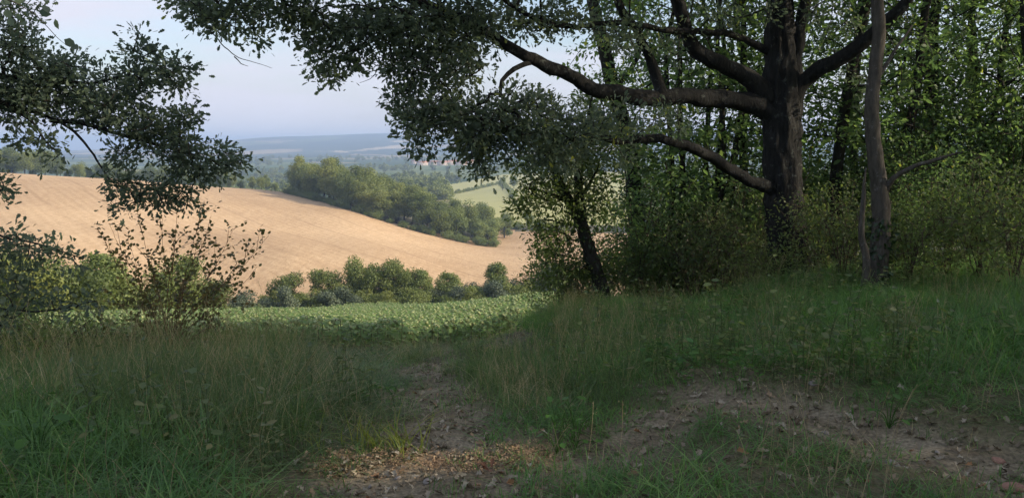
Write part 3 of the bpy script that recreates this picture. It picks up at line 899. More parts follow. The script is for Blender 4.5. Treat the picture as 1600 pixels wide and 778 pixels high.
# ------------------------------------------------------------------ leaning tree at the mouth of the track
def hero_tree(name, label, base, trunk, rads, limbs, blobs, leafkind, lsize, leafm, barkm, per=13, px2=260, rad=.16, sides=12, ivy=None, group=None, cat='tree', foliage='crown'):
    b = np.array(base, float)
    t = root(name, b, label, cat, group)
    c = curve(trunk, step=.08, wob=.004, rg=rg)
    rr = np.interp(np.linspace(0, 1, len(c)), np.linspace(0, 1, len(rads)), rads)
    v_, f_ = tubes([(c, rr)], sides, .12, rg)
    part('trunk', make_mesh(name + '_trunk', v_, f_, barkm, smooth=True), t, b)
    sk = [c[len(c) // 6:]]
    for p_, rd_ in limbs:
        q = curve(p_, step=.08, wob=.005, rg=rg)
        r2 = np.interp(np.linspace(0, 1, len(q)), np.linspace(0, 1, len(rd_)), rd_)
        v_, f_ = tubes([(q, r2)], 8, .1, rg)
        part('limb', make_mesh(name + '_limb', v_, f_, barkm, smooth=True), t, b)
        sk.append(q[len(q) // 5:])
    sk = np.vstack(sk)
    if blobs:
        tt = blob_targets(blobs, rg, px2)
        pol, td = twigs(sk, tt, rg, step=.15, jit=.12, rtip=.0038, rmax=.03)
        v_, f_ = tubes(pol, 5)
        part('branches', make_mesh(name + '_branches', v_, f_, barkm), t, b)
        part(foliage, leafy(name + '_leaves', clusters(tt, td, per, rad, lsize, leafkind, rg), leafm), t, b)
    if ivy:
        f0, f1, n, sp = ivy
        k = rg.integers(int(f0 * (len(c) - 1)), max(int(f1 * (len(c) - 1)), int(f0 * (len(c) - 1)) + 1), n)
        a = rg.uniform(0, 2 * math.pi, n)
        out = np.c_[np.cos(a), np.sin(a), rg.normal(0, .15, n)]
        pos = c[k] + out * (rr[k] + rg.random(n) ** 2 * sp)[:, None]
        part('ivy', leafy(name + '_ivy', leaf_arrays(pos, unit(rg.normal(0, .5, (n, 3)) + (0, 0, -.6)), unit(out + rg.normal(0, .3, (n, 3))), rg.uniform(.05, .09, n), 'ov'), M['ivy']), t, b)
    return t

_ONES = 'first second third fourth fifth sixth seventh eighth ninth tenth eleventh twelfth thirteenth fourteenth fifteenth sixteenth seventeenth eighteenth nineteenth'.split()
def nth(i):
    """ordinal word of a position counted from 0"""
    n = i + 1
    if n < 20: return _ONES[n - 1]
    t, u = divmod(n, 10)
    return ('twentieth', 'thirtieth', 'fortieth', 'fiftieth')[t - 2] if u == 0 else ('twenty', 'thirty', 'forty', 'fifty')[t - 2] + '-' + _ONES[u - 1]

def gbase(px, py, Y, dz=-.08):
    p = at(px, py, Y); p[2] = hz(p[0], p[1]) + dz
    return p

b = gbase(948, 478, 13.5)
hero_tree('leaning_tree', 'leaning tree with forked trunk and dense crown beside the sunflower field', b,
          [b, at(938, 450, 13.5), at(925, 405, 13.5), at(908, 350, 13.5), at(890, 315, 13.5), at(872, 280, 13.4), at(858, 235, 13.3), at(850, 180, 13.2)], [.16, .135, .12, .11, .09, .07, .05, .02],
          [([at(908, 350, 13.5), at(906, 315, 13.6), at(905, 270, 13.7), at(915, 220, 13.8), at(925, 150, 13.9)], [.10, .085, .07, .05, .02]),
           ([at(906, 315, 13.6), at(920, 290, 13.6), at(935, 260, 13.6)], [.05, .03, .015]),
           ([at(890, 315, 13.5), at(850, 300, 13.2), at(820, 295, 13.0)], [.05, .03, .012])],
          [(880, 255, 62, 40, 13.4, .8), (835, 262, 40, 26, 13.2, .5), (845, 300, 38, 28, 13.2, .5, 1.4), (818, 318, 22, 24, 13.1, .3, 1.4), (808, 345, 12, 12, 13.1, .2), (900, 310, 45, 30, 13.3, .5, 1.0), (935, 270, 40, 40, 13.6, .5), (860, 215, 50, 30, 13.3, .6),
           (930, 215, 46, 40, 13.8, .6), (855, 355, 30, 26, 13.3, .4, 1.3), (850, 392, 28, 22, 13.3, .4, 1.2), (882, 370, 32, 38, 13.6, .4, 1.4), (870, 425, 44, 28, 13.4, .4, 1.0), (940, 330, 28, 40, 13.8, .4, .9), (905, 425, 30, 30, 13.8, .4, 1.0), (950, 400, 26, 30, 14.0, .4, .8), (925, 160, 50, 30, 13.8, .6, .8)],
          'oak', .075, M['shrub'], M['bark'], 19, 125, .15, 12, (.0, .75, 420, .10))

b = gbase(1003, 455, 17)
hero_tree('ivy_clad_tree', 'upright ivy-wrapped tree standing between the leaning tree and the big oak', b,
          [b, at(1000, 420, 17), at(992, 340, 17), at(984, 250, 17), at(972, 190, 17), at(958, 140, 17), at(945, 80, 17), at(932, 30, 17), at(920, -60, 17), at(915, -250, 17)], [.21, .19, .18, .17, .16, .145, .13, .12, .11, .05],
          [([at(984, 250, 17), at(1010, 225, 17.2), at(1040, 215, 17.4)], [.06, .04, .015]), ([at(958, 140, 17), at(990, 100, 17.2), at(1015, 40, 17.4)], [.07, .05, .03])],
          [(960, 90, 60, 50, 17, 1.2, .6), (1010, 110, 50, 40, 17.4, 1, .5), (940, 20, 60, 40, 17, 1.2, .6), (1000, -80, 160, 70, 17, 2, .6), (1040, 230, 40, 30, 17.5, .7, .5), (940, 330, 25, 30, 17.2, .5, .6), (1030, 330, 30, 40, 17.5, .7, .5), (960, 400, 30, 30, 17, .6, .7)],
          'ov', .10, M['forest'], M['bark'], 13, 260, .22, 12, (.02, .55, 2200, .16))

b = gbase(1368, 448, 10.3)
hero_tree('pale_barked_tree', 'slim pale-barked tree with ivy at its foot and one pale branch to the right', b,
          [b, at(1372, 410, 10.3), at(1378, 350, 10.3), at(1374, 290, 10.3), at(1366, 230, 10.3), at(1361, 170, 10.3), at(1366, 110, 10.3), at(1370, 50, 10.3), at(1368, 0, 10.3), at(1362, -80, 10.3), at(1370, -300, 10.4), at(1365, -600, 10.5)], [.15, .125, .105, .09, .082, .078, .075, .072, .07, .066, .05, .02],
          [([at(1382, 300, 10.3), at(1395, 280, 10.2), at(1425, 262, 10.1), at(1460, 252, 10.0), at(1503, 238, 9.9)], [.045, .032, .028, .024, .012]),
           ([at(1366, 130, 10.3), at(1385, 100, 10.3), at(1402, 70, 10.3), at(1425, 40, 10.4)], [.035, .025, .02, .01])],
          [(1440, 60, 50, 40, 10.5, .7, .35), (1500, 235, 40, 24, 10, .5, .4), (1400, -60, 140, 50, 10.4, 1.4, .6), (1370, -350, 200, 150, 10.4, 2.4, .3)],
          'ov', .085, M['forest'], M['bark_pale'], 11, 260, .2, 12, (.0, .14, 500, .10))
b = gbase(1353, 440, 10.0)
hero_tree('dead_tree', 'dead broken grey stem standing just left of the pale-barked tree', b,
          [b, at(1352, 405, 10.0), at(1345, 370, 10.0), at(1347, 330, 10.0), at(1350, 290, 10.0), at(1353, 262, 10.0)], [.07, .055, .045, .036, .03, .008], [], None, 'ov', .08, M['forest'], M['bark_pale'], cat='dead tree')

# ------------------------------------------------------------------ young shrub on the left
b = gbase(264, 568, 9.6)
yb = b
tips = [(280, 320), (320, 322), (405, 382), (420, 376), (152, 365), (170, 358), (215, 340), (365, 366), (330, 345), (250, 345), (200, 385), (345, 400), (310, 385), (235, 400), (190, 430), (370, 420), (400, 430), (180, 475), (150, 510), (350, 470), (390, 480), (270, 400), (290, 440), (240, 450), (210, 500), (330, 510)]
stems, yt = [], []
for i, (px, py) in enumerate(tips):
    Yt = 9.6 + rg.uniform(-.7, .6)
    tip = at(px, py - 8, Yt)
    m1 = b + (tip - b) * .35 + np.array([(b[0] - tip[0]) * .16, 0, .18])
    c = curve([b + (rg.normal(0, .05), rg.normal(0, .05), 0), m1, b + (tip - b) * .7 + np.array([(b[0] - tip[0]) * .04, 0, .08]), tip], step=.06, wob=.004, rg=rg)
    stems.append((c, taper(len(c), .008, .0015)))
    L = len(c)
    for k in range(int(L * .45), L, 2):
        yt.append((c[k] + rg.normal(0, .035, 3), unit(c[min(k + 1, L - 1)] - c[k - 1])))
    # side sprays
    for s in range(9):
        k = int(L * rg.uniform(.42, .98))
        dirn = unit(unit(c[min(k + 2, L - 1)] - c[k]) + rg.normal(0, .55, 3) + (0, 0, .1))
        ln = rg.uniform(.2, .5) * (1.35 - k / L)
        q = curve([c[k], c[k] + dirn * ln * .5 + (0, 0, .01), c[k] + dirn * ln], step=.045)
        stems.append((q, taper(len(q), .004, .001)))
        for z in range(1, len(q)):
            yt.append((q[z] + rg.normal(0, .02, 3), dirn))
        for _ in range(2):
            yt.append((q[-1] + rg.normal(0, .025, 3), dirn))
ysh = root('young_shrub', b, 'young many-stemmed shrub fanning out thin stems in front of the stubble field', 'shrub')
v_, f_ = tubes(stems, 5)
part('stems', make_mesh('young_shrub_stems', v_, f_, M['redtwig'], smooth=True), ysh, b)
yp = np.array([a for a, _ in yt]); yd = np.array([d for _, d in yt])
n_ = len(yp)
side = np.where(np.arange(n_) % 2, 1, -1)[:, None] * unit(np.cross(yd, (0, -.5, 1)))
part('foliage', leafy('young_shrub_leaves', leaf_arrays(yp, unit(yd * .7 + side + rg.normal(0, .3, (n_, 3))), unit(rg.normal(0, .5, (n_, 3)) + (0, -.35, .8)), rg.uniform(.040, .062, n_), 'round'), M['young']), ysh, b)

# ------------------------------------------------------------------ prototypes for repeated plants
def proto_forest(seed, H, r0, leaf_lo, nt, lsize=.11):
    g = np.random.default_rng(seed)
    lean = g.normal(0, .035, 2)
    pts = [np.array([0, 0, -.15])]
    for z in np.linspace(.12, 1, 7):
        pts.append(np.array([lean[0] * H * z + g.normal(0, .10), lean[1] * H * z + g.normal(0, .10), H * .86 * z]))
    c = curve(pts, step=.25)
    tv_, tf_ = tubes([(c, taper(len(c), r0, .02, .25))], 9, .12, g)
    T = []
    for i in range(nt):
        f = g.random() ** 1.5
        z = leaf_lo + (H - leaf_lo) * f
        rc = (0.55 + 1.9 * math.sin(math.pi * min(1, .15 + .8 * f)) ** .8) * H / 13
        a, rad = g.uniform(0, 6.283), rc * math.sqrt(g.uniform(.03, 1))
        k = c[min(int(z / (H * .86) * len(c)), len(c) - 1)]
        T.append([k[0] + rad * math.cos(a), k[1] + rad * math.sin(a), z])
    T = np.array(T)
    pol, td = twigs(c[len(c) // 8:], T, g, step=.4, jit=.10, rtip=.006, rmax=.05, sag=.05)
    bv, bf = tubes(pol, 4)
    return (make_mesh('forest_trunk', tv_, tf_, M['bark'], smooth=True), make_mesh('forest_branches', bv, bf, M['bark']),
            leafy('forest_crown', clusters(T, td, 24, .30, lsize, 'ov', g, .9, .35), M['forest']))
FOREST = [proto_forest(101, 13, .10, 1.3, 340), proto_forest(102, 14.5, .115, 1.8, 340), proto_forest(103, 12, .08, .9, 330), proto_forest(104, 15, .135, 2.6, 330), proto_forest(105, 11, .065, .7, 330)]

def proto_shrub(seed, H, W, nt, per, lsize, mat, kind='ov', low=.05):
    g = np.random.default_rng(seed)
    st = []
    for i in range(9):
        a = g.uniform(0, 6.283); w_ = W * g.uniform(.2, .8); h_ = H * g.uniform(.6, 1)
        st.append(curve([(g.normal(0, .06), g.normal(0, .06), -.08), (.3 * w_ * math.cos(a), .3 * w_ * math.sin(a), h_ * .5), (w_ * math.cos(a), w_ * math.sin(a), h_)], step=.12, wob=.012, rg=g))
    q = unit(g.normal(0, 1, (nt, 3))) * (g.random((nt, 1)) ** (1 / 2.2))
    T = np.c_[q[:, 0] * W, q[:, 1] * W, H * (low + (1 - low) * (q[:, 2] * .5 + .5))]
    T[:, :2] *= (0.75 + 0.5 * vnoise(np.arctan2(q[:, 1], q[:, 0]) * 1.3 + seed, q[:, 2] * 2 + 5))[:, None]
    pol, td = twigs(np.vstack(st), T, g, step=.2, jit=.15, rtip=.0035, rmax=.012)
    v_, f_ = tubes([(s, taper(len(s), .014, .004)) for s in st] + pol, 4)
    return (make_mesh('shrub_stems', v_, f_, M['twig']), leafy('shrub_foliage', clusters(T, td, per, .15, lsize, kind, g, .6, .8), mat))
SHRUB = [proto_shrub(201, 2.3, 1.1, 180, 13, .065, M['olive']), proto_shrub(202, 1.7, 1.0, 220, 14, .06, M['shrub']), proto_shrub(203, 2.8, 1.0, 240, 12, .07, M['forest']), proto_shrub(204, 1.0, .9, 170, 14, .06, M['shrub']),
         proto_shrub(205, 2.0, 1.2, 170, 12, .06, M['olive'])]

def proto_far(seed, H, W, n, q, mat, low=.08, lobes=16):
    """tree seen from afar: leaf clumps over a lobed crown"""
    g = np.random.default_rng(seed)
    P_, N_ = [], []
    for i in range(lobes):
        d = unit(g.normal(0, 1, 3)); f = g.uniform(.3, .72)
        ctr = np.array([d[0] * W * f, d[1] * W * f, H * (low + (1 - low) * (.5 + .5 * d[2] * f * 1.25))])
        rl = W * g.uniform(.30, .52)
        m = n // lobes
        u = unit(g.normal(0, 1, (m, 3)))
        rr = rl * (g.random((m, 1)) ** .35) * (1 + .25 * (g.random((m, 1)) - .5))
        P_.append(ctr + u * rr * np.array([1, 1, .85])); N_.append(u)
    P_ = np.vstack(P_); N_ = np.vstack(N_)
    P_[:, 2] = np.maximum(P_[:, 2], .15)
    m = len(P_)
    base = np.repeat(g.random(lobes), m // lobes)
    arr = leaf_arrays(P_, unit(g.normal(0, 1, (m, 3))), unit(N_ + g.normal(0, .5, (m, 3))), q * g.uniform(.6, 1.3, m), 'kite', np.clip(.5 * base + .5 * g.random(m), 0, 1), g)
    c = curve([(0, 0, -.4), (g.normal(0, .15), g.normal(0, .15), H * .3), (g.normal(0, .3), g.normal(0, .3), H * .75)], step=.5)
    tv_, tf_ = tubes([(c, taper(len(c), H * .022, H * .006))], 6, .1, g)
    return make_mesh('far_trunk', tv_, tf_, M['bark']), leafy('far_crown', arr, mat)

def place(name, proto, names, loc, rz, sc, label, cat, group=None):
    o = root(name, loc, label, cat, group)
    o.rotation_euler.z = rz
    o.scale = sc if hasattr(sc, '__len__') else (sc,) * 3
    for nm, me in zip(names, proto):
        obj(nm, me, o)
    return o

FP = ('trunk', 'branches', 'crown')
# slender trees that can be told apart in the wood on the right
SEEN = [(1055, 15.8, 2, 1.0, 'thin trunk in the wood just right of the ivy-wrapped tree'),
        (1020, 16.4, 2, 1.0, 'low-branched leafy tree right behind the ivy-wrapped trunk'),
        (1075, 17.2, 4, 1.15, 'low leafy tree under the middle of the long oak limb'),
        (1118, 15.4, 4, 1.0, 'low leafy tree between the two left oak limbs'),
        (1095, 16.5, 4, 1.1, 'small dark tree halfway between the ivy-wrapped tree and the big oak'),
        (1137, 16.6, 0, 1.0, 'dark trunk seen under the long oak limb, left of the oak trunk'),
        (1168, 17.2, 1, 1.0, 'thin trunk showing close to the left side of the oak trunk'),
        (1300, 17.5, 2, 1.0, 'thin tree between the big oak and the pale-barked tree'),
        (1322, 18.5, 1, 1.0, 'distant trunk seen right of the big oak below its right limb'),
        (1410, 17.0, 0, 1.05, 'dark trunk just right of the pale-barked tree, left of a twin'),
        (1438, 17.8, 3, 1.0, 'dark trunk right of the pale-barked tree, right one of a pair'),
        (1475, 19.5, 2, 1.0, 'thin trunk in the right-hand wood above the tip of the pale branch'),
        (1510, 16.0, 4, 1.25, 'slim trunk lit from behind near the right edge of the wood'),
        (1535, 18.2, 1, 1.0, 'trunk near the right edge in front of the bright sky gap'),
        (1592, 14.5, 3, .9, 'dark trunk at the right edge of the picture')]
rg = np.random.default_rng(31)
for px, Y, k, s, lab in SEEN:
    p = gbase(px, 440, Y, 0)
    place('forest_tree', FOREST[k], FP, p, rg.uniform(0, 6.28), s, lab, 'tree', 'trees of the wood on the right')
# the rest of that wood, thinning to the back
occ = [gbase(px, 440, Y, 0)[:2] for px, Y, *_ in SEEN] + [ob[:2], at(1003, 455, 17)[:2], at(1370, 440, 10.3)[:2], at(945, 470, 13.5)[:2]]
def free(x, y, d):
    return all((x - a[0]) ** 2 + (y - a[1]) ** 2 > d * d for a in occ)
cnt = 0
for _ in range(4000):
    if cnt >= 11: break
    px = rg.uniform(1080, 1800); Y = rg.uniform(15.2, 17.8 if px < 1250 else 19.0)
    p = gbase(px, 440, Y, 0)
    if not free(p[0], p[1], 1.4): continue
    occ.append(p[:2]); cnt += 1
    inview = px < 1640
    place('forest_tree', FOREST[int(rg.integers(0, 5))], FP, p, rg.uniform(0, 6.28), rg.uniform(.85, 1.15), 'slender leafy tree deep in the shaded wood on the right', 'tree', 'trees deep in the wood on the right')
# the wood goes on to the right of the camera and behind it; it shades the clearing
cnt = 0
S0, S1 = hit(515, 716), hit(815, 707)      # ends of the strip of ground where the low sun gets through
SZ = hz(*((S0 + S1) / 2))
def sun_gap(P_):
    """True for points that stand between the sun and that strip"""
    t = (P_[:, 2] - SZ) / SUN_DIR[2]
    q = P_[:, :2] - SUN_DIR[None, :2] * t[:, None]
    d = S1 - S0
    f = ((q - S0) @ d) / (d @ d)
    off = np.abs((q[:, 0] - S0[0]) * d[1] - (q[:, 1] - S0[1]) * d[0]) / np.linalg.norm(d)
    return (f > 0) & (f < 1) & (off < np.interp(f, [0, .3, 1], [.20, .18, .12]))
def open_gap(root_):
    """thin this tree's leaves and twigs where the light comes through"""
    s_, c_, sc_ = math.sin(root_.rotation_euler.z), math.cos(root_.rotation_euler.z), np.array(root_.scale)
    for o in [c for c in root_.children if c.name.split('.')[0] in ('crown', 'branches', 'foliage', 'stems')]:
        me = o.data
        V = np.zeros(len(me.vertices) * 3, np.float32); me.vertices.foreach_get('co', V); V = V.reshape(-1, 3) * sc_
        Wd = np.c_[V[:, 0] * c_ - V[:, 1] * s_, V[:, 0] * s_ + V[:, 1] * c_, V[:, 2]] + np.array(root_.location)
        bad = sun_gap(Wd)
        if not bad.any(): continue
        k = len(me.polygons[0].vertices)
        F = np.zeros(len(me.polygons) * k, np.int32); me.polygons.foreach_get('vertices', F); F = F.reshape(-1, k)
        F = F[~bad[F].any(1)]
        vv = None
        if 'v' in me.attributes:
            vv = np.zeros(len(V), np.float32); me.attributes['v'].data.foreach_get('value', vv)
        o.data = make_mesh(me.name, V / sc_, F, list(me.materials), v=vv)
for _ in range(6000):
    if cnt >= 46: break
    x, y = rg.uniform(9.5, 32), rg.uniform(-17, 5)
    if y > 0 and x < y * .78 + 2.0: continue
    if abs(y - (S0[1] - math.tan(SUN_A) * (x - S0[0]))) < .55: continue
    if not free(x, y, 2.1): continue
    occ.append(np.array([x, y])); cnt += 1
    open_gap(place('forest_tree', FOREST[int(rg.integers(0, 5))], FP, (x, y, hz(x, y)), rg.uniform(0, 6.28), rg.uniform(1.1, 1.4), 'tree of the wood beyond the right edge of the picture', 'tree', 'trees beyond the right edge'))

# undergrowth at the foot of the wood
SP = ('stems', 'foliage')
UND = [(975, 468, 14.5, 1, .8, 'green bush at the foot of the leaning tree, on its right'),
       (1035, 455, 14.8, 0, 1.0, 'olive-brown thicket right of the ivy-wrapped tree'),
       (1085, 452, 14.0, 4, 1.05, 'twiggy brownish bush in the middle of the thicket'),
       (1130, 448, 13.6, 0, .95, 'brownish bush in the thicket a little left of the oak trunk'),
       (1170, 445, 13.4, 4, .9, 'bush touching the left side of the oak trunk foot'),
       (1205, 445, 12.0, 3, .7, 'low leafy bush in front of the oak trunk'),
       (1275, 440, 12.4, 1, .9, 'green bush right of the oak trunk foot'),
       (1315, 438, 11.6, 4, .8, 'bush between the oak and the dead stem'),
       (1420, 432, 10.8, 1, .8, 'bush right of the pale-barked tree foot'),
       (1475, 430, 11.5, 2, .75, 'leafy bush below the pale branch'),
       (1530, 430, 10.8, 0, .8, 'bush near the right edge under the lit trunk'),
       (1585, 430, 10.0, 1, .95, 'dark bush at the right edge of the wood'),
       (875, 478, 14.2, 1, .85, 'rounded bush at the sunflower field edge, left of the leaning trunk'),
       (905, 480, 14.0, 3, 1.0, 'low bush at the foot of the leaning tree, on its left')]
for px, py, Y, k, s, lab in UND:
    p = gbase(px, py, Y, 0)
    place('bush', SHRUB[k], SP, p, rg.uniform(0, 6.28), s, lab, 'bush', 'bushes along the foot of the wood')
for i in range(30):
    px = rg.uniform(985, 1660); Y = rg.uniform(14.2, 19)
    p = gbase(px, 440, Y, 0)
    place('bush', SHRUB[int(rg.choice([0, 1, 2, 4, 2]))], SP, p, rg.uniform(0, 6.28), rg.uniform(.8, 1.35), 'leafy bush in the shaded undergrowth of the right-hand wood', 'bush', 'undergrowth bushes inside the wood')
for i in range(10):
    x, y = rg.uniform(8, 14), rg.uniform(-8, 7)
    if y > 0 and x < y * .8 + 2.2: continue
    open_gap(place('bush', SHRUB[int(rg.integers(0, 5))], SP, (x, y, hz(x, y)), rg.uniform(0, 6.28), rg.uniform(.8, 1.2), 'bush of the wood beyond the right edge of the picture', 'bush', 'bushes beyond the right edge'))
# brambles on the left below the oak branches
for px, py, Y, k, s, lab in [(-20, 600, 8.6, 1, .75, 'bramble thicket at the left edge below the oak branches'), (60, 590, 9.4, 3, 1.0, 'low bramble bush right of the thicket at the left edge'),
                             (140, 580, 10.2, 3, 1.0, 'low bush between the left thicket and the young shrub'), (215, 572, 10.4, 3, .8, 'small bush touching the young shrub on its left'), (335, 570, 10.8, 3, .75, 'small bush just right of the young shrub'),
                             (20, 560, 12.5, 1, 1.0, 'taller bush behind the bramble thicket at the left edge')]:
    p = gbase(px, py, Y, 0)
    place('bush', SHRUB[k], SP, p, rg.uniform(0, 6.28), s, lab, 'bush')

# ------------------------------------------------------------------ trees of the valley
HEDGE_P = [proto_far(301, 7.0, 2.7, 10000, .25, M['far'], -.08, 22), proto_far(302, 6.2, 3.0, 10000, .25, M['far'], -.10, 24), proto_far(303, 4.0, 2.6, 7000, .23, M['greyleaf'], -.15, 20), proto_far(304, 8.0, 2.5, 9000, .27, M['pale'], .02, 26)]
WOOD_P = [proto_far(311, 15, 5.4, 9000, .50, M['far'], .03, 22), proto_far(312, 14, 6.0, 9000, .50, M['far'], .03, 24), proto_far(313, 16, 4.8, 8000, .50, M['far'], .03, 20), proto_far(314, 12, 4.4, 7000, .45, M['pale'], .02, 18), proto_far(315, 4, 3.2, 3000, .38, M['pale'], .0, 12)]
TP = ('trunk', 'crown')
def far_tree(px, py, Y, proto, s, label, group=None, name='tree', cat='tree'):
    p = gbase(px, py, Y, 0)
    return place(name, proto, TP, p, rg.uniform(0, 6.28), s, label, cat, group)
for px, Y, k, s, lab in [(447, 101, 0, (.95, .95, .98), 'narrow hedge tree standing first from the left below the stubble field'),
                         (512, 103, 0, (1.1, 1.1, .98), 'rounded hedge tree second from the left below the stubble field'),
                         (566, 104, 1, (1.0, 1.0, 1.2), 'tall left crown of the broad tree clump in the hedge'),
                         (598, 105, 0, (1.15, 1.15, 1.1), 'middle crown of the broad tree clump in the hedge'),
                         (628, 106, 1, (.95, .95, 1.05), 'right crown of the broad tree clump in the hedge'),
                         (657, 106, 3, (.95, .95, .72), 'small yellow-green tree at the right end of the broad hedge clump'),
                         (703, 108, 3, (1.0, 1.0, .70), 'small pale tree halfway along the hedge'),
                         (774, 110, 3, (.85, .85, .88), 'upright pale tree in the right part of the hedge'),
                         (725, 108, 2, (1.2, 1.2, .9), 'grey-green bush between the two pale hedge trees'),
                         (752, 109, 2, (1.1, 1.1, .85), 'grey-green bush left of the upright pale tree'),
                         (805, 111, 2, (1.2, 1.2, 1.0), 'grey-green bush right of the upright pale tree'),
                         (835, 111, 2, (1.3, 1.3, 1.15), 'big grey-green bush at the right end of the hedge'),
                         (868, 110, 2, (1.5, 1.5, 1.5), 'grey-green bush half hidden by the leaning tree'),
                         (545, 100, 2, (1.0, 1.0, .8), 'low bush in front of the rounded hedge tree'),
                         (485, 100, 2, (1.0, 1.0, .7), 'low bush between the two leftmost hedge trees'),
                         (682, 106, 2, (1.0, 1.0, .75), 'low bush right of the small yellow-green hedge tree'),
                         (420, 97, 2, (1.1, 1.1, .7), 'low bush left of the narrow hedge tree'),
                         (275, 62, 0, (1.0, 1.0, .98), 'broad green tree behind the young shrub'),
                         (325, 66, 1, (.8, .8, .75), 'lower green tree behind the right half of the young shrub'),
                         (220, 60, 1, (.9, .9, .7), 'green tree behind the left half of the young shrub'),
                         (165, 50, 3, (.9, .9, .68), 'pale green tree under the tip of the lower left branch'),
                         (110, 46, 1, (.85, .85, .80), 'bright green tree lit by the sun behind the left thicket'),
                         (50, 44, 0, (.8, .8, .78), 'green tree behind the left thicket, near the left edge'),
                         (-10, 46, 0, (.9, .9, .95), 'green tree at the left edge behind the oak branches'),
                         (370, 80, 2, (1.1, 1.1, .9), 'low pale bush right of the young shrub, before the hedge')]:
    far_tree(px, 485, Y, HEDGE_P[k], s, lab, 'hedge trees below the stubble field')

HB2 = [proto_far(321, 2.6, 2.2, 4500, .22, M['far'], -.2, 16), proto_far(322, 2.2, 2.4, 4500, .22, M['pale'], -.2, 16), proto_far(323, 3.2, 2.0, 4500, .22, M['greyleaf'], -.15, 16)]
for i in range(46):
    px = 405 + 470 * (i + rg.random()) / 46
    far_tree(px, 485, np.interp(px, [400, 870], [98, 110]) + rg.uniform(-3, 2), HB2[int(rg.choice([0, 0, 1, 1, 2]))], (rg.uniform(.8, 1.3), rg.uniform(.8, 1.2), rg.uniform(.6, 1.35)), 'low hedge bush below the stubble field, %s from the left' % nth(i), 'low bushes of the hedge', 'bush', 'bush')
for i in range(16):
    px = -20 + 420 * (i + rg.random()) / 16
    far_tree(px, 485, np.interp(px, [-20, 400], [52, 92]) + rg.uniform(-4, 4), HB2[int(rg.integers(0, 2))], rg.uniform(.7, 1.2), 'low bush under the green trees behind the young shrub, %s from the left' % nth(i), 'low bushes left of the hedge', 'bush', 'bush')
# wood on the ridge beside the stubble field
EDGE = np.array([at(450, 297, 322)[:2], at(500, 314, 288)[:2], at(545, 329, 264)[:2], at(640, 356, 253)[:2], at(755, 378, 247)[:2]])
_el = np.r_[0, np.cumsum(np.linalg.norm(np.diff(EDGE, axis=0), axis=1))]
def edge_at(f, off):
    """point along the wood's field edge (0 left end, 1 right end), pushed back into the wood"""
    f = min(max(f, 0.0), 1.06) * _el[-1]
    k = min(int(np.searchsorted(_el, f, side='right')) - 1, len(EDGE) - 2)
    d = EDGE[k + 1] - EDGE[k]; u_ = d / np.linalg.norm(d)
    back = unit(np.array([.35, 1.0]))
    return EDGE[k] + u_ * (f - _el[k]) + back * off
ORD = ['first', 'second', 'third', 'fourth', 'fifth', 'sixth', 'seventh', 'eighth', 'ninth', 'tenth', 'eleventh', 'twelfth', 'thirteenth', 'fourteenth', 'fifteenth', 'sixteenth', 'seventeenth']
for row, off in enumerate((4, 11, 19, 28, 38)):
    nn = (17, 15, 14, 12, 10)[row]
    for i in range(nn):
        f = (i + .5 + rg.uniform(-.3, .3)) / nn
        q = edge_at(f, off + rg.uniform(-2, 2))
        k = int(rg.choice([0, 1, 2])) if f < .82 else int(rg.choice([1, 3, 3]))
        hgt = np.interp(f, [0, .1, .35, .7, .9, 1], [.95, 1.05, 1.0, 1.0, .9, .62]) * rg.uniform(.80, 1.12)
        front_row = row == 0
        lab = ('round oak crown in the front row of the long wood beside the stubble field' if front_row and f < .82 else
               'pale crown at the low right end of the long wood' if f >= .82 and k == 3 else
               'tree crown in the back rows of the long wood beside the stubble field')
        if lab[0] == 'r':
            lab = 'round crown, %s from the left, in the front row of the long wood' % ORD[i]
        gp = {'r': 'front row of the long wood', 'p': 'pale trees ending the long wood', 't': 'back rows of the long wood'}[lab[0]]
        place('tree', WOOD_P[k], TP, (q[0], q[1], hz(q[0], q[1]) - .3), rg.uniform(0, 6.28), (1.05, 1.05, hgt), lab, 'tree', gp)
for i in range(34):
    f = (i + rg.random()) / 34 * 1.06
    q = edge_at(f, -1.0 + rg.uniform(-1.0, 1))
    place('bush', WOOD_P[4], TP, (q[0], q[1], hz(q[0], q[1]) - .2), rg.uniform(0, 6.28), rg.uniform(.5, .85), 'low scrub bush at the foot of the long wood, %s from the left' % nth(i), 'bush', 'scrub along the long wood')

for px, py, Y, k, s, lab in [(755, 362, 318, 3, (.85, .85, 1.0), 'tall pale tree beyond the right end of the long wood'),
                             (790, 360, 320, 1, (.5, .5, .48), 'small dark round tree at the back of the lower stubble field'),
                             (825, 360, 318, 3, (.7, .7, .7), 'pale tree at the back of the lower field, beside the oak leaves'),
                             (735, 360, 312, 3, (.8, .8, .62), 'low pale tree touching the right end of the long wood'),
                             (772, 360, 314, 4, (.9, .9, .9), 'low pale bush behind the lower stubble field'),
                             (808, 360, 314, 4, (1.0, 1.0, .8), 'low bush at the far side of the lower stubble field'),
                             (845, 360, 314, 4, (1.0, 1.0, 1.0), 'pale bush at the far right of the lower stubble field'),
                             (785, 275, 620, 3, (.8, .8, 1.1), 'tree standing at the top corner of the vineyard'),
                             (803, 272, 640, 0, (.8, .8, .8), 'dark tree right of the one at the vineyard corner'),
                             (708, 310, 400, 1, (.35, .35, .4), 'tiny dark tree at the left edge of the vineyard'),
                             (800, 305, 470, 1, (.5, .5, .35), 'bush in the vineyard under the oak leaves')]:
    far_tree(px, py, Y, WOOD_P[k], s, lab)

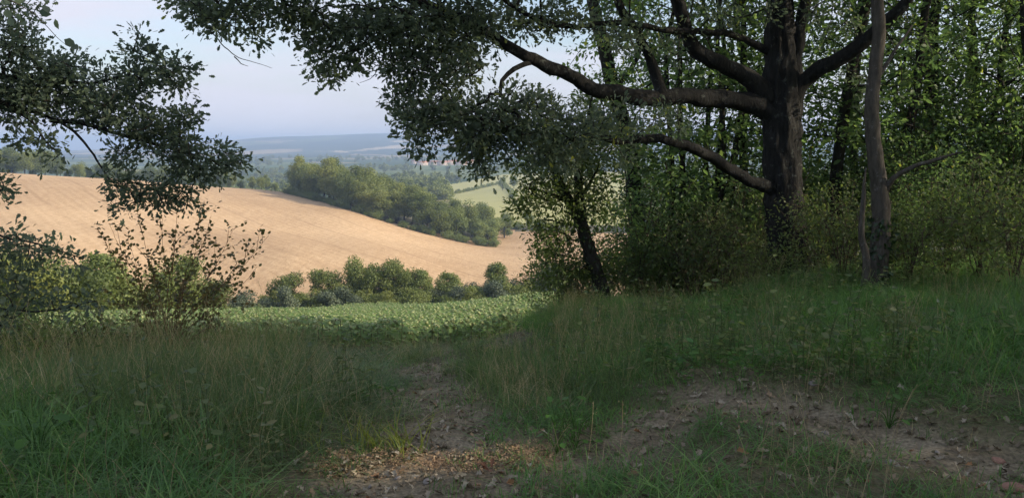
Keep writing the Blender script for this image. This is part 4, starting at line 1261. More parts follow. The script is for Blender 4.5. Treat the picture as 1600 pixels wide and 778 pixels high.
# trees behind the crest of the stubble field
crest_n = -1
for i in range(46):
    px = -120 + 560 * (i + rg.uniform(-.45, .45)) / 46
    if px < -25: continue
    crest_n += 1
    if px < 135: Y, s = rg.uniform(345, 385), rg.uniform(.72, .95) * (1.12 if px < 90 else .8)
    elif px < 350: Y, s = rg.uniform(390, 450), rg.uniform(.75, 1.0)
    else: Y, s = rg.uniform(350, 375), rg.uniform(.42, .52)
    far_tree(px, 280, Y, WOOD_P[int(rg.choice([0, 1, 2, 3]))], s, 'tree rising behind the crest of the stubble field, %s from the left' % nth(crest_n),
             'trees behind the crest of the stubble field')
# ------------------------------------------------------------------ scattering for what nobody could count
def scatter(name, pts, rot, scl, idx, protos, label, cat):
    me = bpy.data.meshes.new(name)
    n = len(pts)
    me.vertices.add(n)
    me.vertices.foreach_set('co', np.asarray(pts, np.float32).ravel())
    a = me.attributes.new('rot', 'FLOAT_VECTOR', 'POINT'); a.data.foreach_set('vector', np.asarray(rot, np.float32).ravel())
    a = me.attributes.new('scl', 'FLOAT_VECTOR', 'POINT'); a.data.foreach_set('vector', np.asarray(scl, np.float32).ravel())
    a = me.attributes.new('idx', 'INT', 'POINT'); a.data.foreach_set('value', np.asarray(idx, np.int32))
    o = obj(name, me, None, label, cat, None, 'stuff')
    pc = bpy.data.collections.new(name + '_pieces')
    for i, m in enumerate(protos):
        pc.objects.link(bpy.data.objects.new('%s_piece_%02d' % (name, i), m))
    ng = bpy.data.node_groups.new(name + '_scatter', 'GeometryNodeTree')
    ng.interface.new_socket('Geometry', in_out='INPUT', socket_type='NodeSocketGeometry')
    ng.interface.new_socket('Geometry', in_out='OUTPUT', socket_type='NodeSocketGeometry')
    N, L = ng.nodes, ng.links
    gi, go = N.new('NodeGroupInput'), N.new('NodeGroupOutput')
    ci = N.new('GeometryNodeCollectionInfo')
    ci.inputs['Collection'].default_value = pc
    ci.inputs['Separate Children'].default_value = True
    ci.inputs['Reset Children'].default_value = True
    ip = N.new('GeometryNodeInstanceOnPoints')
    ip.inputs['Pick Instance'].default_value = True
    def named(nm, t):
        q = N.new('GeometryNodeInputNamedAttribute'); q.data_type = t; q.inputs['Name'].default_value = nm
        return next(s for s in q.outputs if s.name == 'Attribute' and s.enabled)
    L.new(gi.outputs[0], ip.inputs['Points'])
    L.new(ci.outputs[0], ip.inputs['Instance'])
    L.new(named('idx', 'INT'), ip.inputs['Instance Index'])
    L.new(named('rot', 'FLOAT_VECTOR'), ip.inputs['Rotation'])
    L.new(named('scl', 'FLOAT_VECTOR'), ip.inputs['Scale'])
    L.new(ip.outputs[0], go.inputs[0])
    md = o.modifiers.new('scatter', 'NODES'); md.node_group = ng
    return o

def up_rot(n, g, tilt=0.0):
    return np.c_[g.normal(0, tilt, n), g.normal(0, tilt, n), g.uniform(0, 6.283, n)]

# far woods in the valley
rg = np.random.default_rng(55)
FW = [proto_far(401, 12, 5.0, 900, 1.3, M['far'], .0, 12)[1], proto_far(402, 10, 5.5, 900, 1.3, M['far'], .0, 12)[1], proto_far(403, 13, 4.2, 900, 1.3, M['far'], .0, 10)[1]]
pts = []
def wood_area(px0, px1, Y0, Y1, n, thr=.0, sc=.006):
    k = 0
    while k < n:
        px, Y = rg.uniform(px0, px1), math.exp(rg.uniform(math.log(Y0), math.log(Y1)))
        p = at(px, 300, Y)
        k += 1
        if fbm(np.array([p[0] * sc + 7]), np.array([p[1] * sc + 3]), 2)[0] < thr: continue
        pts.append((p[0], p[1]))
wood_area(-200, 460, 520, 760, 420)
wood_area(-200, 640, 760, 1300, 520, .45)
wood_area(560, 745, 480, 640, 160)
wood_area(540, 740, 640, 1150, 420, .35)
wood_area(735, 1000, 800, 1300, 420, .35)
wood_area(500, 1100, 1250, 2300, 520, .47, .004)
wood_area(-200, 500, 1300, 2300, 420, .5, .004)
wood_area(1000, 1600, 300, 900, 500, .3)
pts = np.array(pts)
ppx, ppy = to_px(pts[:, 0], pts[:, 1], height(pts[:, 0], pts[:, 1]))
keep = ~(in_poly(ppx, ppy, VINE) & (pts[:, 1] < 1100)) & ~((np.hypot(pts[:, 0], pts[:, 1]) > 1450) & (np.abs(ppx - 690) < 45) & (pts[:, 1] < 1640))
pts = pts[keep]
n = len(pts)
s = rg.uniform(.7, 1.15, n)
scatter('far_woods', np.c_[pts, height(pts[:, 0], pts[:, 1]) - .5], up_rot(n, rg), np.c_[s * 1.2, s * 1.2, s], rg.integers(0, 3, n), FW, 'hazy green woods filling the valley behind the fields', 'woods')
# hedge rows of the vineyard
def plain(name, cols, rough=.85):
    m, nn, l = new_mat(name)
    o_ = nn.new('ShaderNodeOutputMaterial'); p = nn.new('ShaderNodeBsdfPrincipled'); p.inputs['Roughness'].default_value = rough
    t = noise(nn, l, nn.new('ShaderNodeTexCoord').outputs['Object'], 3.0, 4)
    r = ramp(nn, cols); l.new(t.outputs['Fac'], r.inputs['Fac']); l.new(r.outputs['Color'], p.inputs['Base Color']); l.new(p.outputs[0], o_.inputs['Surface'])
    return m
HB = [proto_far(411, 2.4, 1.7, 300, .6, M['far'], 0, 8)[1], proto_far(412, 2.0, 1.6, 300, .6, M['far'], 0, 8)[1]]
for a, b, n, lab in [((712, 303), (783, 287), 70, 'dark hedge line running across the vineyard'), ((786, 286), (806, 308), 60, 'narrow hedge line running down the vineyard')]:
    q0, q1 = hit(*a, 250, 900), hit(*b, 250, 900)
    f = np.linspace(0, 1, n)[:, None]
    q = q0 + (q1 - q0) * f + rg.normal(0, .5, (n, 2))
    scatter('vineyard_hedge', np.c_[q, height(q[:, 0], q[:, 1])], up_rot(n, rg), np.ones((n, 3)) * rg.uniform(.8, 1.3, (n, 1)), rg.integers(0, 2, n), HB, lab, 'hedge')

# village houses far off and one by the vineyard
M['wall'] = plain('house_wall', [(.3, (.40, .32, .24)), (.7, (.50, .42, .33))])
M['roof'] = plain('roof_tiles', [(.3, (.34, .14, .075)), (.7, (.46, .22, .12))])
M['pane'] = plain('window_pane', [(.3, (.05, .06, .07)), (.7, (.09, .10, .11))], .2)
def house(loc, rz, L_, W_, H_, label, roof='roof'):
    t = root('house', loc, label, 'house', 'houses in the valley'); t.rotation_euler.z = rz
    l, w = L_ / 2, W_ / 2; rh = W_ * .22
    wv_ = [(-l, -w, -2), (l, -w, -2), (l, w, -2), (-l, w, -2), (-l, -w, H_), (l, -w, H_), (l, w, H_), (-l, w, H_)]
    obj('wall', make_mesh('house_wall', wv_, [(0, 1, 5, 4), (1, 2, 6, 5), (2, 3, 7, 6), (3, 0, 4, 7), (4, 5, 6, 7)], M['wall']), t)
    e = .5
    rv = [(-l - e, -w - e, H_ + .02), (l + e, -w - e, H_ + .02), (l + e, w + e, H_ + .02), (-l - e, w + e, H_ + .02), (-l - e, 0, H_ + rh), (l + e, 0, H_ + rh), (-l - e, 0, H_ + rh), (l + e, 0, H_ + rh)]
    obj('roof', make_mesh('house_roof', rv, [(0, 1, 5, 4), (2, 3, 6, 7), (1, 2, 7, 5), (3, 0, 4, 6), (3, 2, 1, 0)], M[roof]), t)
    for k in (-.5, 0, .5):
        x = k * l * 1.2
        obj('window', make_mesh('house_window', [(x - .5, -w - .03, 1), (x + .5, -w - .03, 1), (x + .5, -w - .03, 2.4), (x - .5, -w - .03, 2.4)], [(0, 1, 2, 3)], M['pane']), t)
for px, Y, rz, L_, W_, H_, lab in [(660, 1540, .2, 22, 11, 6, 'leftmost orange-roofed house of the far village'), (676, 1560, -.1, 26, 12, 6, 'long orange-roofed house second from the left in the far village'), (692, 1530, .1, 24, 12, 6, 'orange-roofed house in the middle of the far village'),
                                  (706, 1560, .3, 20, 11, 7, 'orange-roofed house right of the middle of the far village'), (720, 1540, 0, 26, 12, 5, 'low orange-roofed house at the right of the far village'), (648, 1640, 0, 14, 9, 6, 'small far house left of the village behind the others'), (735, 1620, .4, 15, 9, 6, 'small far house right of the village behind the others'),
                                  (726, 395, .3, 7, 4.5, 1.6, 'small pale farm shed at the lower left of the vineyard')]:
    p = gbase(px, 260 if Y > 600 else 312, Y, 0)
    house(p, rz, L_, W_, H_, lab, 'wall' if Y < 600 else 'roof')

# ------------------------------------------------------------------ sunflowers
def sunflower(seed, H):
    g = np.random.default_rng(seed)
    c = curve([(0, 0, -.03), (g.normal(0, .02), g.normal(0, .02), H * .5), (g.normal(0, .03), g.normal(0, .03), H * .93), (-.05, .02, H), (-.12, .04, H * .985), (-.16, .05, H * .95)], step=.09)
    sv, sf = tubes([(c, taper(len(c), .014, .009))], 5)
    nl = 16
    z = np.linspace(.30, .97, nl) * H
    a = np.arange(nl) * 2.4 + g.normal(0, .3, nl)
    od = np.c_[np.cos(a), np.sin(a), np.zeros(nl)]
    k = np.minimum((z / H * len(c) * .85).astype(int), len(c) - 1)
    lv = leaf_arrays(c[k] + od * .10, unit(od + np.c_[np.zeros((nl, 2)), g.uniform(-.55, -.05, nl)]), unit(np.c_[np.zeros((nl, 2)), np.ones(nl)] + od * .35 + g.normal(0, .15, (nl, 3))), np.interp(z / H, [.2, .5, .95], [.18, .26, .17]) * g.uniform(.9, 1.15, nl), 'ov', g.random(nl), g)
    lv[0][:, :] = lv[0]
    # bowed head: domed back with a ring of bracts
    ctr = np.array([-.17, .05, H * .92])
    ax = unit(np.array([-.75, .2, -.62]))
    u = unit(np.cross(ax, (0, 0, 1))); w = np.cross(ax, u)
    m = 14
    ring = lambda r, h: [ctr + ax * h + (u * math.cos(i * 6.2832 / m) + w * math.sin(i * 6.2832 / m)) * r * (1 + (.16 if i % 2 else -.02) * (h > -.01)) for i in range(m)]
    V = np.array(ring(.02, -.05) + ring(.065, -.035) + ring(.10, 0.0) + ring(.085, .02) + ring(.005, .028))
    F = [(r * m + i, r * m + (i + 1) % m, (r + 1) * m + (i + 1) % m, (r + 1) * m + i) for r in range(4) for i in range(m)]
    return (sv, sf), lv, (V, np.array(F)), g
SUNP, SUNJ = [], []
for i in range(5):
    (sv, sf), lv, (hv, hf), g = sunflower(500 + i, (1.0, .92, 1.08, .85, .97)[i])
    hr = g.random(len(hv))
    SUNP.append((make_mesh('sunflower_stem', sv, sf, M['sunstem'], v=np.full(len(sv), g.random()), smooth=True), leafy('sunflower_leaves', lv, M['sunleaf']), make_mesh('sunflower_head', hv, hf, M['sunhead'], v=hr, smooth=True)))
    tri = lambda f: np.concatenate([f[:, [0, 1, 2]], f[:, [0, 2, 3]]])
    V = np.vstack([sv, lv[0], hv]); o1 = len(sv); o2 = o1 + len(lv[0])
    F = np.vstack([tri(sf), lv[1] + o1, tri(hf) + o2])
    mi = np.r_[np.zeros(len(sf) * 2), np.ones(len(lv[1])), np.full(len(hf) * 2, 2)]
    SUNJ.append(make_mesh('sunflower_plant', V, F, [M['sunstem'], M['sunleaf'], M['sunhead']], v=np.r_[np.full(o1, .5), lv[2], hr], mat_idx=mi))
# rows run away from the viewer, slightly to the right
rowd = unit(np.array([.25, 1.0])); rowp = np.array([rowd[1], -rowd[0]])
sp_ = []
for i in range(-140, 120):
    for j in range(0, 300):
        q = rowp * i * .60 + rowd * (20 + j * .28)
        sp_.append(q)
sp_ = np.array(sp_) + rg.normal(0, .05, (len(sp_), 2))
sp_ = sp_[(sp_[:, 1] > 20) & (np.abs(sp_[:, 0]) < sp_[:, 1] * .95)]
sz = height(sp_[:, 0], sp_[:, 1])
qx, qy = to_px(sp_[:, 0], sp_[:, 1], sz)
ok = in_poly(qx, qy, SUNF) & (np.hypot(sp_[:, 0], sp_[:, 1]) > 20) & (np.hypot(sp_[:, 0], sp_[:, 1]) < 101) & (rg.random(len(sp_)) < .93)
sp_, sz, qx = sp_[ok], sz[ok], qx[ok]
dist = np.hypot(sp_[:, 0], sp_[:, 1]) + np.where((qx < 330) | (qx > 900), 500, 0)
od = np.argsort(dist)
HEADROT = 0.15
for c_, i in enumerate(od[:300]):
    k = int(rg.integers(0, 5))
    place('sunflower', SUNP[k], ('stem', 'foliage', 'flower_head'), (sp_[i, 0], sp_[i, 1], sz[i]), HEADROT + rg.normal(0, .5), rg.uniform(.85, 1.12), 'sunflower with bowed green head in the nearest rows of the field', 'sunflower', 'sunflowers of the nearest rows')
rest = od[300:]
n = len(rest)
s = rg.uniform(.85, 1.15, n)
scatter('sunflower_crop', np.c_[sp_[rest], sz[rest]], np.c_[np.zeros((n, 2)), HEADROT + rg.normal(0, .5, n)], np.c_[s, s, s], rg.integers(0, 5, n), SUNJ, 'field of green sunflowers with bowed heads stretching down to the hedge', 'sunflowers')

# ------------------------------------------------------------------ grass
def tuft(seed, nb, H, spread, width, bend, mat, seedheads=0):
    g = np.random.default_rng(seed)
    m = 5
    a = g.uniform(0, 6.283, nb)
    h = H * g.uniform(.45, 1.1, nb)
    bx = g.uniform(-.5, .5, nb) * spread; by = g.uniform(-.5, .5, nb) * spread
    b = bend * g.uniform(.2, 1.4, nb)
    t = np.linspace(0, 1, m)
    out = (b[:, None] * t[None] ** 2) * h[:, None]
    zz = h[:, None] * (t[None] - .35 * np.minimum(b, 1.3)[:, None] * t[None] ** 2.6)
    cx = bx[:, None] + np.cos(a)[:, None] * out
    cy = by[:, None] + np.sin(a)[:, None] * out
    w = width * g.uniform(.6, 1.3, nb)[:, None] * np.array([.8, 1, .85, .55, .08])[None]
    sx, sy = -np.sin(a)[:, None] * w, np.cos(a)[:, None] * w
    Lf = np.stack([cx - sx, cy - sy, zz - .02], -1); Rt = np.stack([cx + sx, cy + sy, zz - .02], -1)
    V = np.stack([Lf, Rt], 2).reshape(-1, 3)
    F = []
    for i in range(m - 1):
        F.append(np.stack([np.arange(nb) * 2 * m + 2 * i, np.arange(nb) * 2 * m + 2 * i + 1, np.arange(nb) * 2 * m + 2 * i + 3, np.arange(nb) * 2 * m + 2 * i + 2], -1))
    F = np.concatenate(F)
    vv = np.repeat(g.random(nb), 2 * m)
    if seedheads:
        # loose seed panicles on thin stalks
        Vs, Fs, o = [V], [F], len(V)
        vs = [vv]
        for s_ in range(seedheads):
            hh = H * g.uniform(.95, 1.45); a_ = g.uniform(0, 6.283); x0, y0 = g.uniform(-.5, .5, 2) * spread
            q = curve([(x0, y0, 0), (x0 + .05 * hh * math.cos(a_), y0 + .05 * hh * math.sin(a_), hh * .6), (x0 + .2 * hh * math.cos(a_), y0 + .2 * hh * math.sin(a_), hh)], step=hh / 6)
            tv_, tf_ = tubes([(q, np.full(len(q), .0011))], 3)
            Vs.append(tv_); Fs.append(tf_ + o); o += len(tv_); vs.append(np.full(len(tv_), .97))
            ns_ = 9
            kk = q[-1] + (q[-2] - q[-1]) * g.uniform(0, 1.2, (ns_, 1)) + g.normal(0, .012, (ns_, 3))
            for c_ in kk:
                d = unit(g.normal(0, .5, 3) + (0, 0, .8)); e_ = unit(np.cross(d, g.normal(0, 1, 3)))
                Vs.append(np.array([c_, c_ + d * .006 + e_ * .0016, c_ + d * .013, c_ + d * .006 - e_ * .0016])); Fs.append(np.array([[0, 1, 2, 3]]) + o); o += 4; vs.append(np.full(4, .98))
        V, F, vv = np.vstack(Vs), np.vstack(Fs), np.concatenate(vs)
    return make_mesh('grass_tuft', V, F, mat, v=vv)

TALL = [tuft(600 + i, 150, .58, .46, .0024, .75, M['grass'], 7) for i in range(6)] + [tuft(610 + i, 130, .5, .46, .0030, .95, M['greengrass'], 2) for i in range(4)]
MID = [tuft(620 + i, 170, .32, .46, .0023, .85, M['grass'], 6) for i in range(5)] + [tuft(630 + i, 160, .30, .46, .0029, 1.0, M['greengrass'], 1) for i in range(5)]
SHORT = [tuft(640 + i, 60, .14, .30, .0024, .85, M['greengrass'], 0) for i in range(3)] + [tuft(650 + i, 50, .11, .30, .0020, .8, M['grass'], 0) for i in range(3)]
DRY = [tuft(660 + i, 12, .45, .4, .0013, .6, M['dry'], 3) for i in range(3)]

def lay(name, P_, protos, idx, smin, smax, label, tilt=.06, hs=None):
    n = len(P_)
    s = rg.uniform(smin, smax, n)
    if hs is not None: s = s * hs
    z = height(P_[:, 0], P_[:, 1]) - .015
    w = rg.uniform(.9, 1.15, n)
    scatter(name, np.c_[P_, z], up_rot(n, rg, tilt), np.c_[w, w, s], idx, protos, label, 'grass')

def view_px(P_):
    return to_px(P_[:, 0], P_[:, 1], base_height(P_[:, 0], P_[:, 1]))

def sward(step, x0, x1, y0, y1):
    """jittered grid of grass sods"""
    gx_, gy_ = np.meshgrid(np.arange(x0, x1, step), np.arange(y0, y1, step))
    P_ = np.c_[gx_.ravel(), gy_.ravel()]
    P_ = P_ + rg.uniform(-.4, .4, P_.shape) * step
    return P_[(np.abs(P_[:, 0]) < P_[:, 1] * .92 + .8) & (np.hypot(P_[:, 0], P_[:, 1]) > 1.9)]

def polar(n, r0, r1, a0, a1, pw=1.35):
    r = (r0 ** (2 - pw) + rg.random(n) * (r1 ** (2 - pw) - r0 ** (2 - pw))) ** (1 / (2 - pw))
    a = rg.uniform(a0, a1, n)
    return np.c_[r * np.sin(a), r * np.cos(a)]

TM = lambda P_: track_mask(P_[:, 0], P_[:, 1])
RG_ = lambda P_: np.hypot(P_[:, 0], P_[:, 1])
# 1 tall meadow grass left of the path
P_ = sward(.30, -14, 0.5, 2.0, 15)
px_, py_ = view_px(P_)
left_lim = np.interp(py_, [540, 560, 600, 650, 690, 740, 790], [600, 590, 615, 630, 590, 470, 420])
ok = (px_ < left_lim) & (TM(P_) < .3) & ~(in_poly(px_, py_, SUNF) & (RG_(P_) > 13.5))
P_ = P_[ok]; px_, py_ = px_[ok], py_[ok]
edge_h = np.clip((left_lim[ok] - px_) / 170, 0.28, 1)
nfac = .6 + .75 * fbm(P_[:, 0] * 1.1, P_[:, 1] * 1.1, 2)
closeness = np.interp(RG_(P_), [2.3, 4, 7], [.42, .62, 1.0])
green = fbm(P_[:, 0] * .8 + 20, P_[:, 1] * .8, 2) + np.interp(RG_(P_), [3, 6], [.12, -.10])
idx = np.where(green > .52, rg.integers(6, 10, len(P_)), rg.integers(0, 6, len(P_)))
lay('tall_grass', P_, TALL, idx, .8, 1.15, 'tall seeding meadow grass left of the path', .07, edge_h * nfac * closeness)
# 2 grass strip between the path and the track
P_ = sward(.28, -1.5, 3.5, 3.4, 15)
px_, py_ = view_px(P_)
isl = [(705, 650), (715, 600), (720, 575), (770, 560), (860, 535), (900, 500), (1010, 490), (1060, 560), (1020, 596), (985, 630), (950, 655), (880, 672), (760, 680)]
ok = in_poly(px_ + rg.normal(0, 5, len(P_)), py_ + rg.normal(0, 3, len(P_)), isl) & (TM(P_) < .4)
P_ = P_[ok]
hs = np.clip(1.1 - 1.6 * TM(P_), .3, 1) * (.55 + .8 * fbm(P_[:, 0] * 1.6, P_[:, 1] * 1.6, 2)) * np.interp(P_[:, 1], [4, 5.2, 6.5, 8, 12], [.35, .65, 1.15, 1.1, .8])
lay('strip_grass', P_, MID, rg.integers(0, 7, len(P_)), .85, 1.15, 'seeding grass on the strip between the path and the track', .07, hs)
# 3 bank on the right up to the wood
P_ = sward(.30, .5, 14, 3.0, 16)
px_, py_ = view_px(P_)
top = np.interp(px_, [900, 1000, 1100, 1250, 1400, 1600, 1800], [590, 575, 580, 600, 628, 655, 690])
ok = (py_ < top) & (TM(P_) < .3) & ~in_poly(px_, py_, isl)
P_ = P_[ok]; px_, py_ = px_[ok], py_[ok]
hs = np.clip((top[ok] - py_) / 75, .28, 1) * (.5 + .75 * fbm(P_[:, 0] * 1.2 + 4, P_[:, 1] * 1.2, 2))
lay('bank_grass', P_, MID, np.where(rg.random(len(P_)) < .75, rg.integers(5, 10, len(P_)), rg.integers(0, 5, len(P_))), .85, 1.25, 'lush grass on the bank below the right-hand wood', .1, hs)
# 4 grass patch at the bottom, right of the middle
P_ = sward(.16, 0, 4, 2.0, 4.8)
px_, py_ = view_px(P_)
ok = (py_ > np.interp(px_, [900, 960, 1010, 1060, 1130, 1250, 1400, 1600, 1750], [775, 720, 690, 672, 668, 682, 722, 770, 800])) & (rg.random(len(P_)) < .5 + .8 * fbm(P_[:, 0] * 2.2, P_[:, 1] * 2.2, 3)) & (TM(P_) < .75)
P_ = P_[ok]
idx = np.where(rg.random(len(P_)) < .82, rg.integers(0, 6, len(P_)), rg.integers(6, 10, len(P_)))
lay('patch_grass', P_, SHORT + MID[5:9], idx, .5, 1.0, 'short green grass patch between the wheel ruts at the bottom', .1, np.where(idx > 5, .55, 1.0))
# 5 thin short grass in and beside the track
P_ = sward(.20, -9, 9, 2.0, 13)
t_ = TM(P_)
ok = (rg.random(len(P_)) < np.where(t_ > .5, .45 * (fbm(P_[:, 0] * 2 + 9, P_[:, 1] * 2, 3) > .5) + .05, np.where(t_ > .02, .85, np.where(RG_(P_) < 6.5, .6, .12))))
P_ = P_[ok]
lay('track_grass', P_, SHORT, rg.integers(0, 6, len(P_)), .45, 1.1, 'sparse short grass growing in and beside the track', .1)
# 6 field margin before the sunflowers and below the shrub
P_ = sward(.40, -26, 4, 8, 27)
px_, py_ = view_px(P_)
ok = (TM(P_) < .5) & ~in_poly(px_, py_, SUNF) & (((px_ < 620) & (RG_(P_) > 14.5)) | ((px_ > 560) & (py_ < 566))) & (px_ > -150) & (px_ < 960)
P_ = P_[ok]
lay('margin_grass', P_, TALL[:6] + DRY, rg.integers(0, 9, len(P_)), .6, 1.0, 'thin dry grass along the edge of the sunflower field', .08, np.where(view_px(P_)[0] > 560, .55, 1.0))
# 7 dry stalks in the meadow
P_ = polar(130, 3.4, 12, R(-42), R(42))
P_ = P_[TM(P_) < .3]
lay('dry_stalks', P_, DRY, rg.integers(0, 3, len(P_)), .5, 1.0, 'bleached dry grass stalks scattered through the meadow', .1)

# 8 broad-leaved herbs and nettles among the grass
def herb(seed, H, nl, ls, mat):
    g = np.random.default_rng(seed)
    parts_ = []
    for k in range(4):
        x0, y0 = g.uniform(-.16, .16, 2); hh = H * g.uniform(.6, 1.1)
        q = curve([(x0, y0, -.02), (x0 + g.normal(0, .03), y0 + g.normal(0, .03), hh * .6), (x0 + g.normal(0, .07), y0 + g.normal(0, .07), hh)], step=hh / 8)
        sv_, sf_ = tubes([(q, taper(len(q), .003, .0012))], 3)
        parts_.append((sv_, np.concatenate([sf_[:, [0, 1, 2]], sf_[:, [0, 2, 3]]]), np.full(len(sv_), .3)))
        kk = np.linspace(1, len(q) - 1, nl).astype(int)
        a = np.arange(nl) * 1.9 + g.uniform(0, 6)
        d = np.c_[np.cos(a), np.sin(a), g.uniform(-.3, .4, nl)]
        parts_.append(leaf_arrays(q[kk], d, unit(g.normal(0, .35, (nl, 3)) + (0, 0, 1)), ls * g.uniform(.6, 1.2, nl), 'ov', None, g))
    return leafy('herb', join(parts_), mat)
HERB = [herb(760, .30, 9, .06, M['shrub']), herb(761, .22, 8, .05, M['bright']), herb(762, .42, 11, .055, M['shrub']), herb(763, .16, 7, .065, M['greengrass']), herb(764, .5, 12, .05, M['olive'])]
P_ = polar(2600, 2.6, 14, R(-42), R(42))
px_, py_ = view_px(P_)
ok = (TM(P_) < .25) & (rg.random(len(P_)) < np.where(px_ > 1000, .75, .30) * (fbm(P_[:, 0] * .9 + 31, P_[:, 1] * .9, 2) > .46)) & (np.hypot(P_[:, 0], P_[:, 1]) > np.where(px_ > 560, 5.2, 3.6))
P_ = P_[ok]
scatter('meadow_herbs', np.c_[P_, height(P_[:, 0], P_[:, 1])], up_rot(len(P_), rg, .1), np.ones((len(P_), 3)) * rg.uniform(.6, 1.25, (len(P_), 1)), rg.integers(0, 5, len(P_)), HERB, 'broad-leaved herbs growing among the grass', 'herbs')

# yellow-green tuft that catches the sun at the left end of the light streak
g0 = hit(590, 700)
tf0 = root('grass_tuft', (g0[0], g0[1], hz(*g0)), 'yellow-green grass tuft bending over the sunlit strip of the path', 'grass tuft')
M['yellowgrass'] = leaf_mat('yellow_grass_blade', [(0, (.12, .17, .03)), (1, (.26, .28, .06))], .4)
for k in range(14):
    me = tuft(700 + k, 7, .30, .08, .0032, 1.25, M['yellowgrass'])
    obj('blades', me, tf0, loc=(rg.normal(0, .12), rg.normal(0, .05), 0), rot=(rg.normal(0, .15), .3 + rg.normal(0, .15), rg.uniform(0, 6)))

# ------------------------------------------------------------------ leaf litter, clods and stones on the track
def litter_leaf(seed, curl):
    g = np.random.default_rng(seed)
    V = LEAF_OAK_V.copy()
    V[:, 2] = V[:, 2] + curl * (V[:, 0] ** 2 * 2.2) + curl * .35 * np.sin(V[:, 1] * 4 + g.uniform(0, 6)) * .3
    V[:, 1] -= .5
    return make_mesh('dry_leaf', V * .085, LEAF_OAK_F, M['litter'], v=np.full(len(V), g.random()))
LIT = [litter_leaf(800 + i, c) for i, c in enumerate((.6, 1.2, -.8, 1.8, .9, -1.3, .4, 1.5))]
P_ = polar(24000, 2.2, 12, R(-42), R(42), 1.2)
t_ = TM(P_)
ok = rg.random(len(P_)) < np.where(t_ > .2, .25 + .9 * (fbm(P_[:, 0] * 1.5 + 3, P_[:, 1] * 1.5, 2) - .2), .2)
P_ = P_[ok]; n = len(P_)
s = rg.uniform(.35, .8, n)
scatter('leaf_litter', np.c_[P_, height(P_[:, 0], P_[:, 1]) + .012], up_rot(n, rg, .4), np.c_[s, s, s], rg.integers(0, 8, n), LIT, 'dry brown oak leaves littering the track', 'dead leaves')

def stone_mesh(seed, mat):
    g = np.random.default_rng(seed)
    import bmesh
    bm = bmesh.new()
    bmesh.ops.create_icosphere(bm, subdivisions=2, radius=1)
    for v in bm.verts:
        f = .75 + .5 * vnoise(v.co.x * 1.6 + seed, v.co.y * 1.6 + v.co.z * 1.3)
        v.co = v.co * float(f)
        v.co.z *= .55
    me = bpy.data.meshes.new('stone'); bm.to_mesh(me); bm.free()
    me.materials.append(mat)
    me.polygons.foreach_set('use_smooth', np.ones(len(me.polygons), bool))
    return me
M['stone'] = plain('pale_stone', [(.3, (.15, .13, .11)), (.7, (.26, .235, .21))], .9)
M['redstone'] = plain('reddish_stone', [(.3, (.20, .10, .07)), (.7, (.30, .17, .12))], .9)
M['clod'] = plain('earth_clod', [(.3, (.07, .05, .038)), (.7, (.13, .10, .075))], .95)
M['clod'] = M['earth']
CL = [stone_mesh(900 + i, M['clod']) for i in range(3)] + [stone_mesh(905 + i, M['stone']) for i in range(2)]
P_ = polar(5200, 2.2, 14, R(-42), R(42), 1.2)
P_ = P_[(TM(P_) > .4)]; n = len(P_)
s = .006 + .018 * rg.random(n) ** 3
scatter('earth_clods', np.c_[P_, height(P_[:, 0], P_[:, 1]) + .002], up_rot(n, rg, .3), np.c_[s, s, s], np.where(rg.random(n) < .93, rg.integers(0, 3, n), rg.integers(3, 5, n)), CL, 'crumbly clods and small stones on the worn track', 'earth clods')
for px, py, r, m, lab in [(1583, 746, .045, 'redstone', 'reddish stone at the lower right edge of the track'), (1560, 700, .03, 'redstone', 'small reddish stone on the track near the right edge'),
                          (1270, 605, .03, 'stone', 'pale stone on the track below the bank'), (668, 742, .022, 'stone', 'small pale stone on the path below the sunlit strip'), (1395, 712, .03, 'stone', 'flat pale stone on the right part of the track')]:
    q = hit(px, py)
    obj('stone', stone_mesh(int(px), M[m]), None, lab, 'stone', None, None, (q[0], q[1], hz(*q) + r * .25), (0, 0, rg.uniform(0, 6)), (r * 1.4, r, r))

# straw and leaf crumbs added to tint the sun streak a warmer orange
M['straw'] = leaf_mat('straw', [(0, (.20, .13, .075)), (1, (.36, .255, .15))], .1, .8)  # orange-tan stands in for warm sun on the ground
STR = [leafy('sun_tint_bits', leaf_arrays(rg.uniform(-.06, .06, (22, 3)) * (1, 1, .1), unit(rg.normal(0, 1, (22, 3)) * (1, 1, .25)), unit(rg.normal(0, .4, (22, 3)) + (0, 0, 1)), rg.uniform(.006, .018, 22), 'kite'), M['straw']) for _ in range(4)]
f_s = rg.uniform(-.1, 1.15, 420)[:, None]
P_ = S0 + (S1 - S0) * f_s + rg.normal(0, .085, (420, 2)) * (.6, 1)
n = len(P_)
scatter('sun_tint_straw', np.c_[P_, height(P_[:, 0], P_[:, 1]) + .008], up_rot(n, rg, .1), np.ones((n, 3)) * rg.uniform(.6, 1.2, (n, 1)), rg.integers(0, 4, n), STR, 'added straw and leaf crumbs, tinted orange-tan as warm sunlight on a strip of the path', 'straw')

# dead oak sprig lying on the sunlit strip
q = hit(765, 728)
spg = root('dead_sprig', (q[0], q[1], hz(*q)), 'reddish-brown dead leaf sprig lying on the path below the sunlit strip', 'dead leaves')
M['redleaf'] = leaf_mat('red_dead_leaf', [(0, (.085, .04, .025)), (1, (.17, .085, .045))], .2, .7)
for k in range(12):
    V = LEAF_OAK_V.copy() * .05
    V[:, 2] += 10 * V[:, 0] ** 2
    obj('leaf', make_mesh('dead_leaf', V, LEAF_OAK_F, M['redleaf'], v=np.full(15, rg.random())), spg, loc=(rg.normal(0, .035), rg.normal(0, .02), .01 + .004 * k * rg.random()), rot=(rg.uniform(-.2, .9), rg.normal(0, .4), rg.uniform(0, 6.28)))

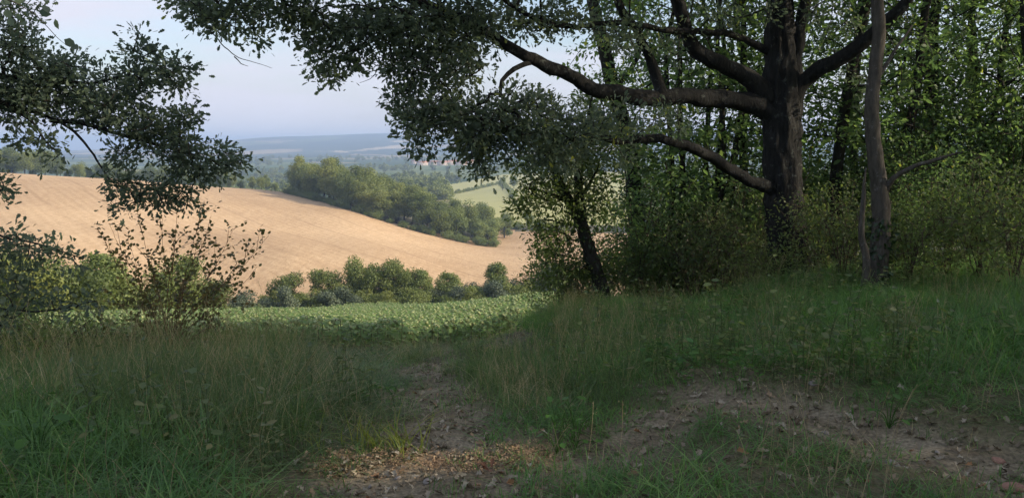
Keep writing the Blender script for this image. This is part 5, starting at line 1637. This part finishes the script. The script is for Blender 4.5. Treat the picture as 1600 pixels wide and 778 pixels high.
# broad-leaved plants at the bottom left and in the grass
def leaf_plant(px, py, n, size, label, h0=.10):
    q = hit(px, py)
    t = root('leafy_plant', (q[0], q[1], hz(*q)), label, 'plant')
    for k in range(n):
        a = k * 2.4 + rg.normal(0, .3); h = h0 + .03 * k * rg.uniform(.6, 1.2)
        tip = np.array([math.cos(a) * .10, math.sin(a) * .10, h])
        v1, f1 = tubes([(curve([(0, 0, 0), tip * (.4, .4, .7), tip], step=.03), np.full(len(curve([(0, 0, 0), tip * (.4, .4, .7), tip], step=.03)), .0025))], 4)
        obj('stem', make_mesh('plant_stem', v1, f1, M['bright'], v=np.full(len(v1), .3)), t)
        V = LEAF_OV_V.copy() * (1.35, 1, 1) * size * rg.uniform(.8, 1.15)
        obj('leaf', make_mesh('plant_leaf', V, LEAF_OV_F, M['bright'], v=np.full(6, rg.random())), t, loc=tip, rot=(-.15 + rg.normal(0, .2), rg.normal(0, .2), a - math.pi / 2))
leaf_plant(62, 735, 8, .085, 'broad-leaved bright green plant in the grass at the bottom left', .16)
leaf_plant(870, 700, 9, .06, 'bright green leafy weed at the corner of the grass strip', .05)
leaf_plant(1390, 655, 9, .055, 'small leafy weed on the bank edge right of the middle', .05)
leaf_plant(900, 690, 8, .055, 'small leafy weed right of the bright one on the path', .05)

# ------------------------------------------------------------------ air
hv = make_mesh('haze', [(x, y, z) for z in (-330, 70) for x, y in ((-9000, -9800), (9000, -9800), (9000, 9800), (-9000, 9800))],
               [(3, 2, 1, 0), (4, 5, 6, 7), (0, 1, 5, 4), (1, 2, 6, 5), (2, 3, 7, 6), (3, 0, 4, 7)], [])
hm, hn, hl = new_mat('haze')
ho = hn.new('ShaderNodeOutputMaterial'); pv = hn.new('ShaderNodeVolumePrincipled')
pv.inputs['Color'].default_value = (.52, .70, 1.0, 1)
pv.inputs['Density'].default_value = HAZE
pv.inputs['Anisotropy'].default_value = 0.1
hl.new(pv.outputs[0], ho.inputs['Volume'])
hv.materials.append(hm)
obj('haze', hv, None, 'thin bluish evening haze over the valley', 'haze', None, 'stuff')
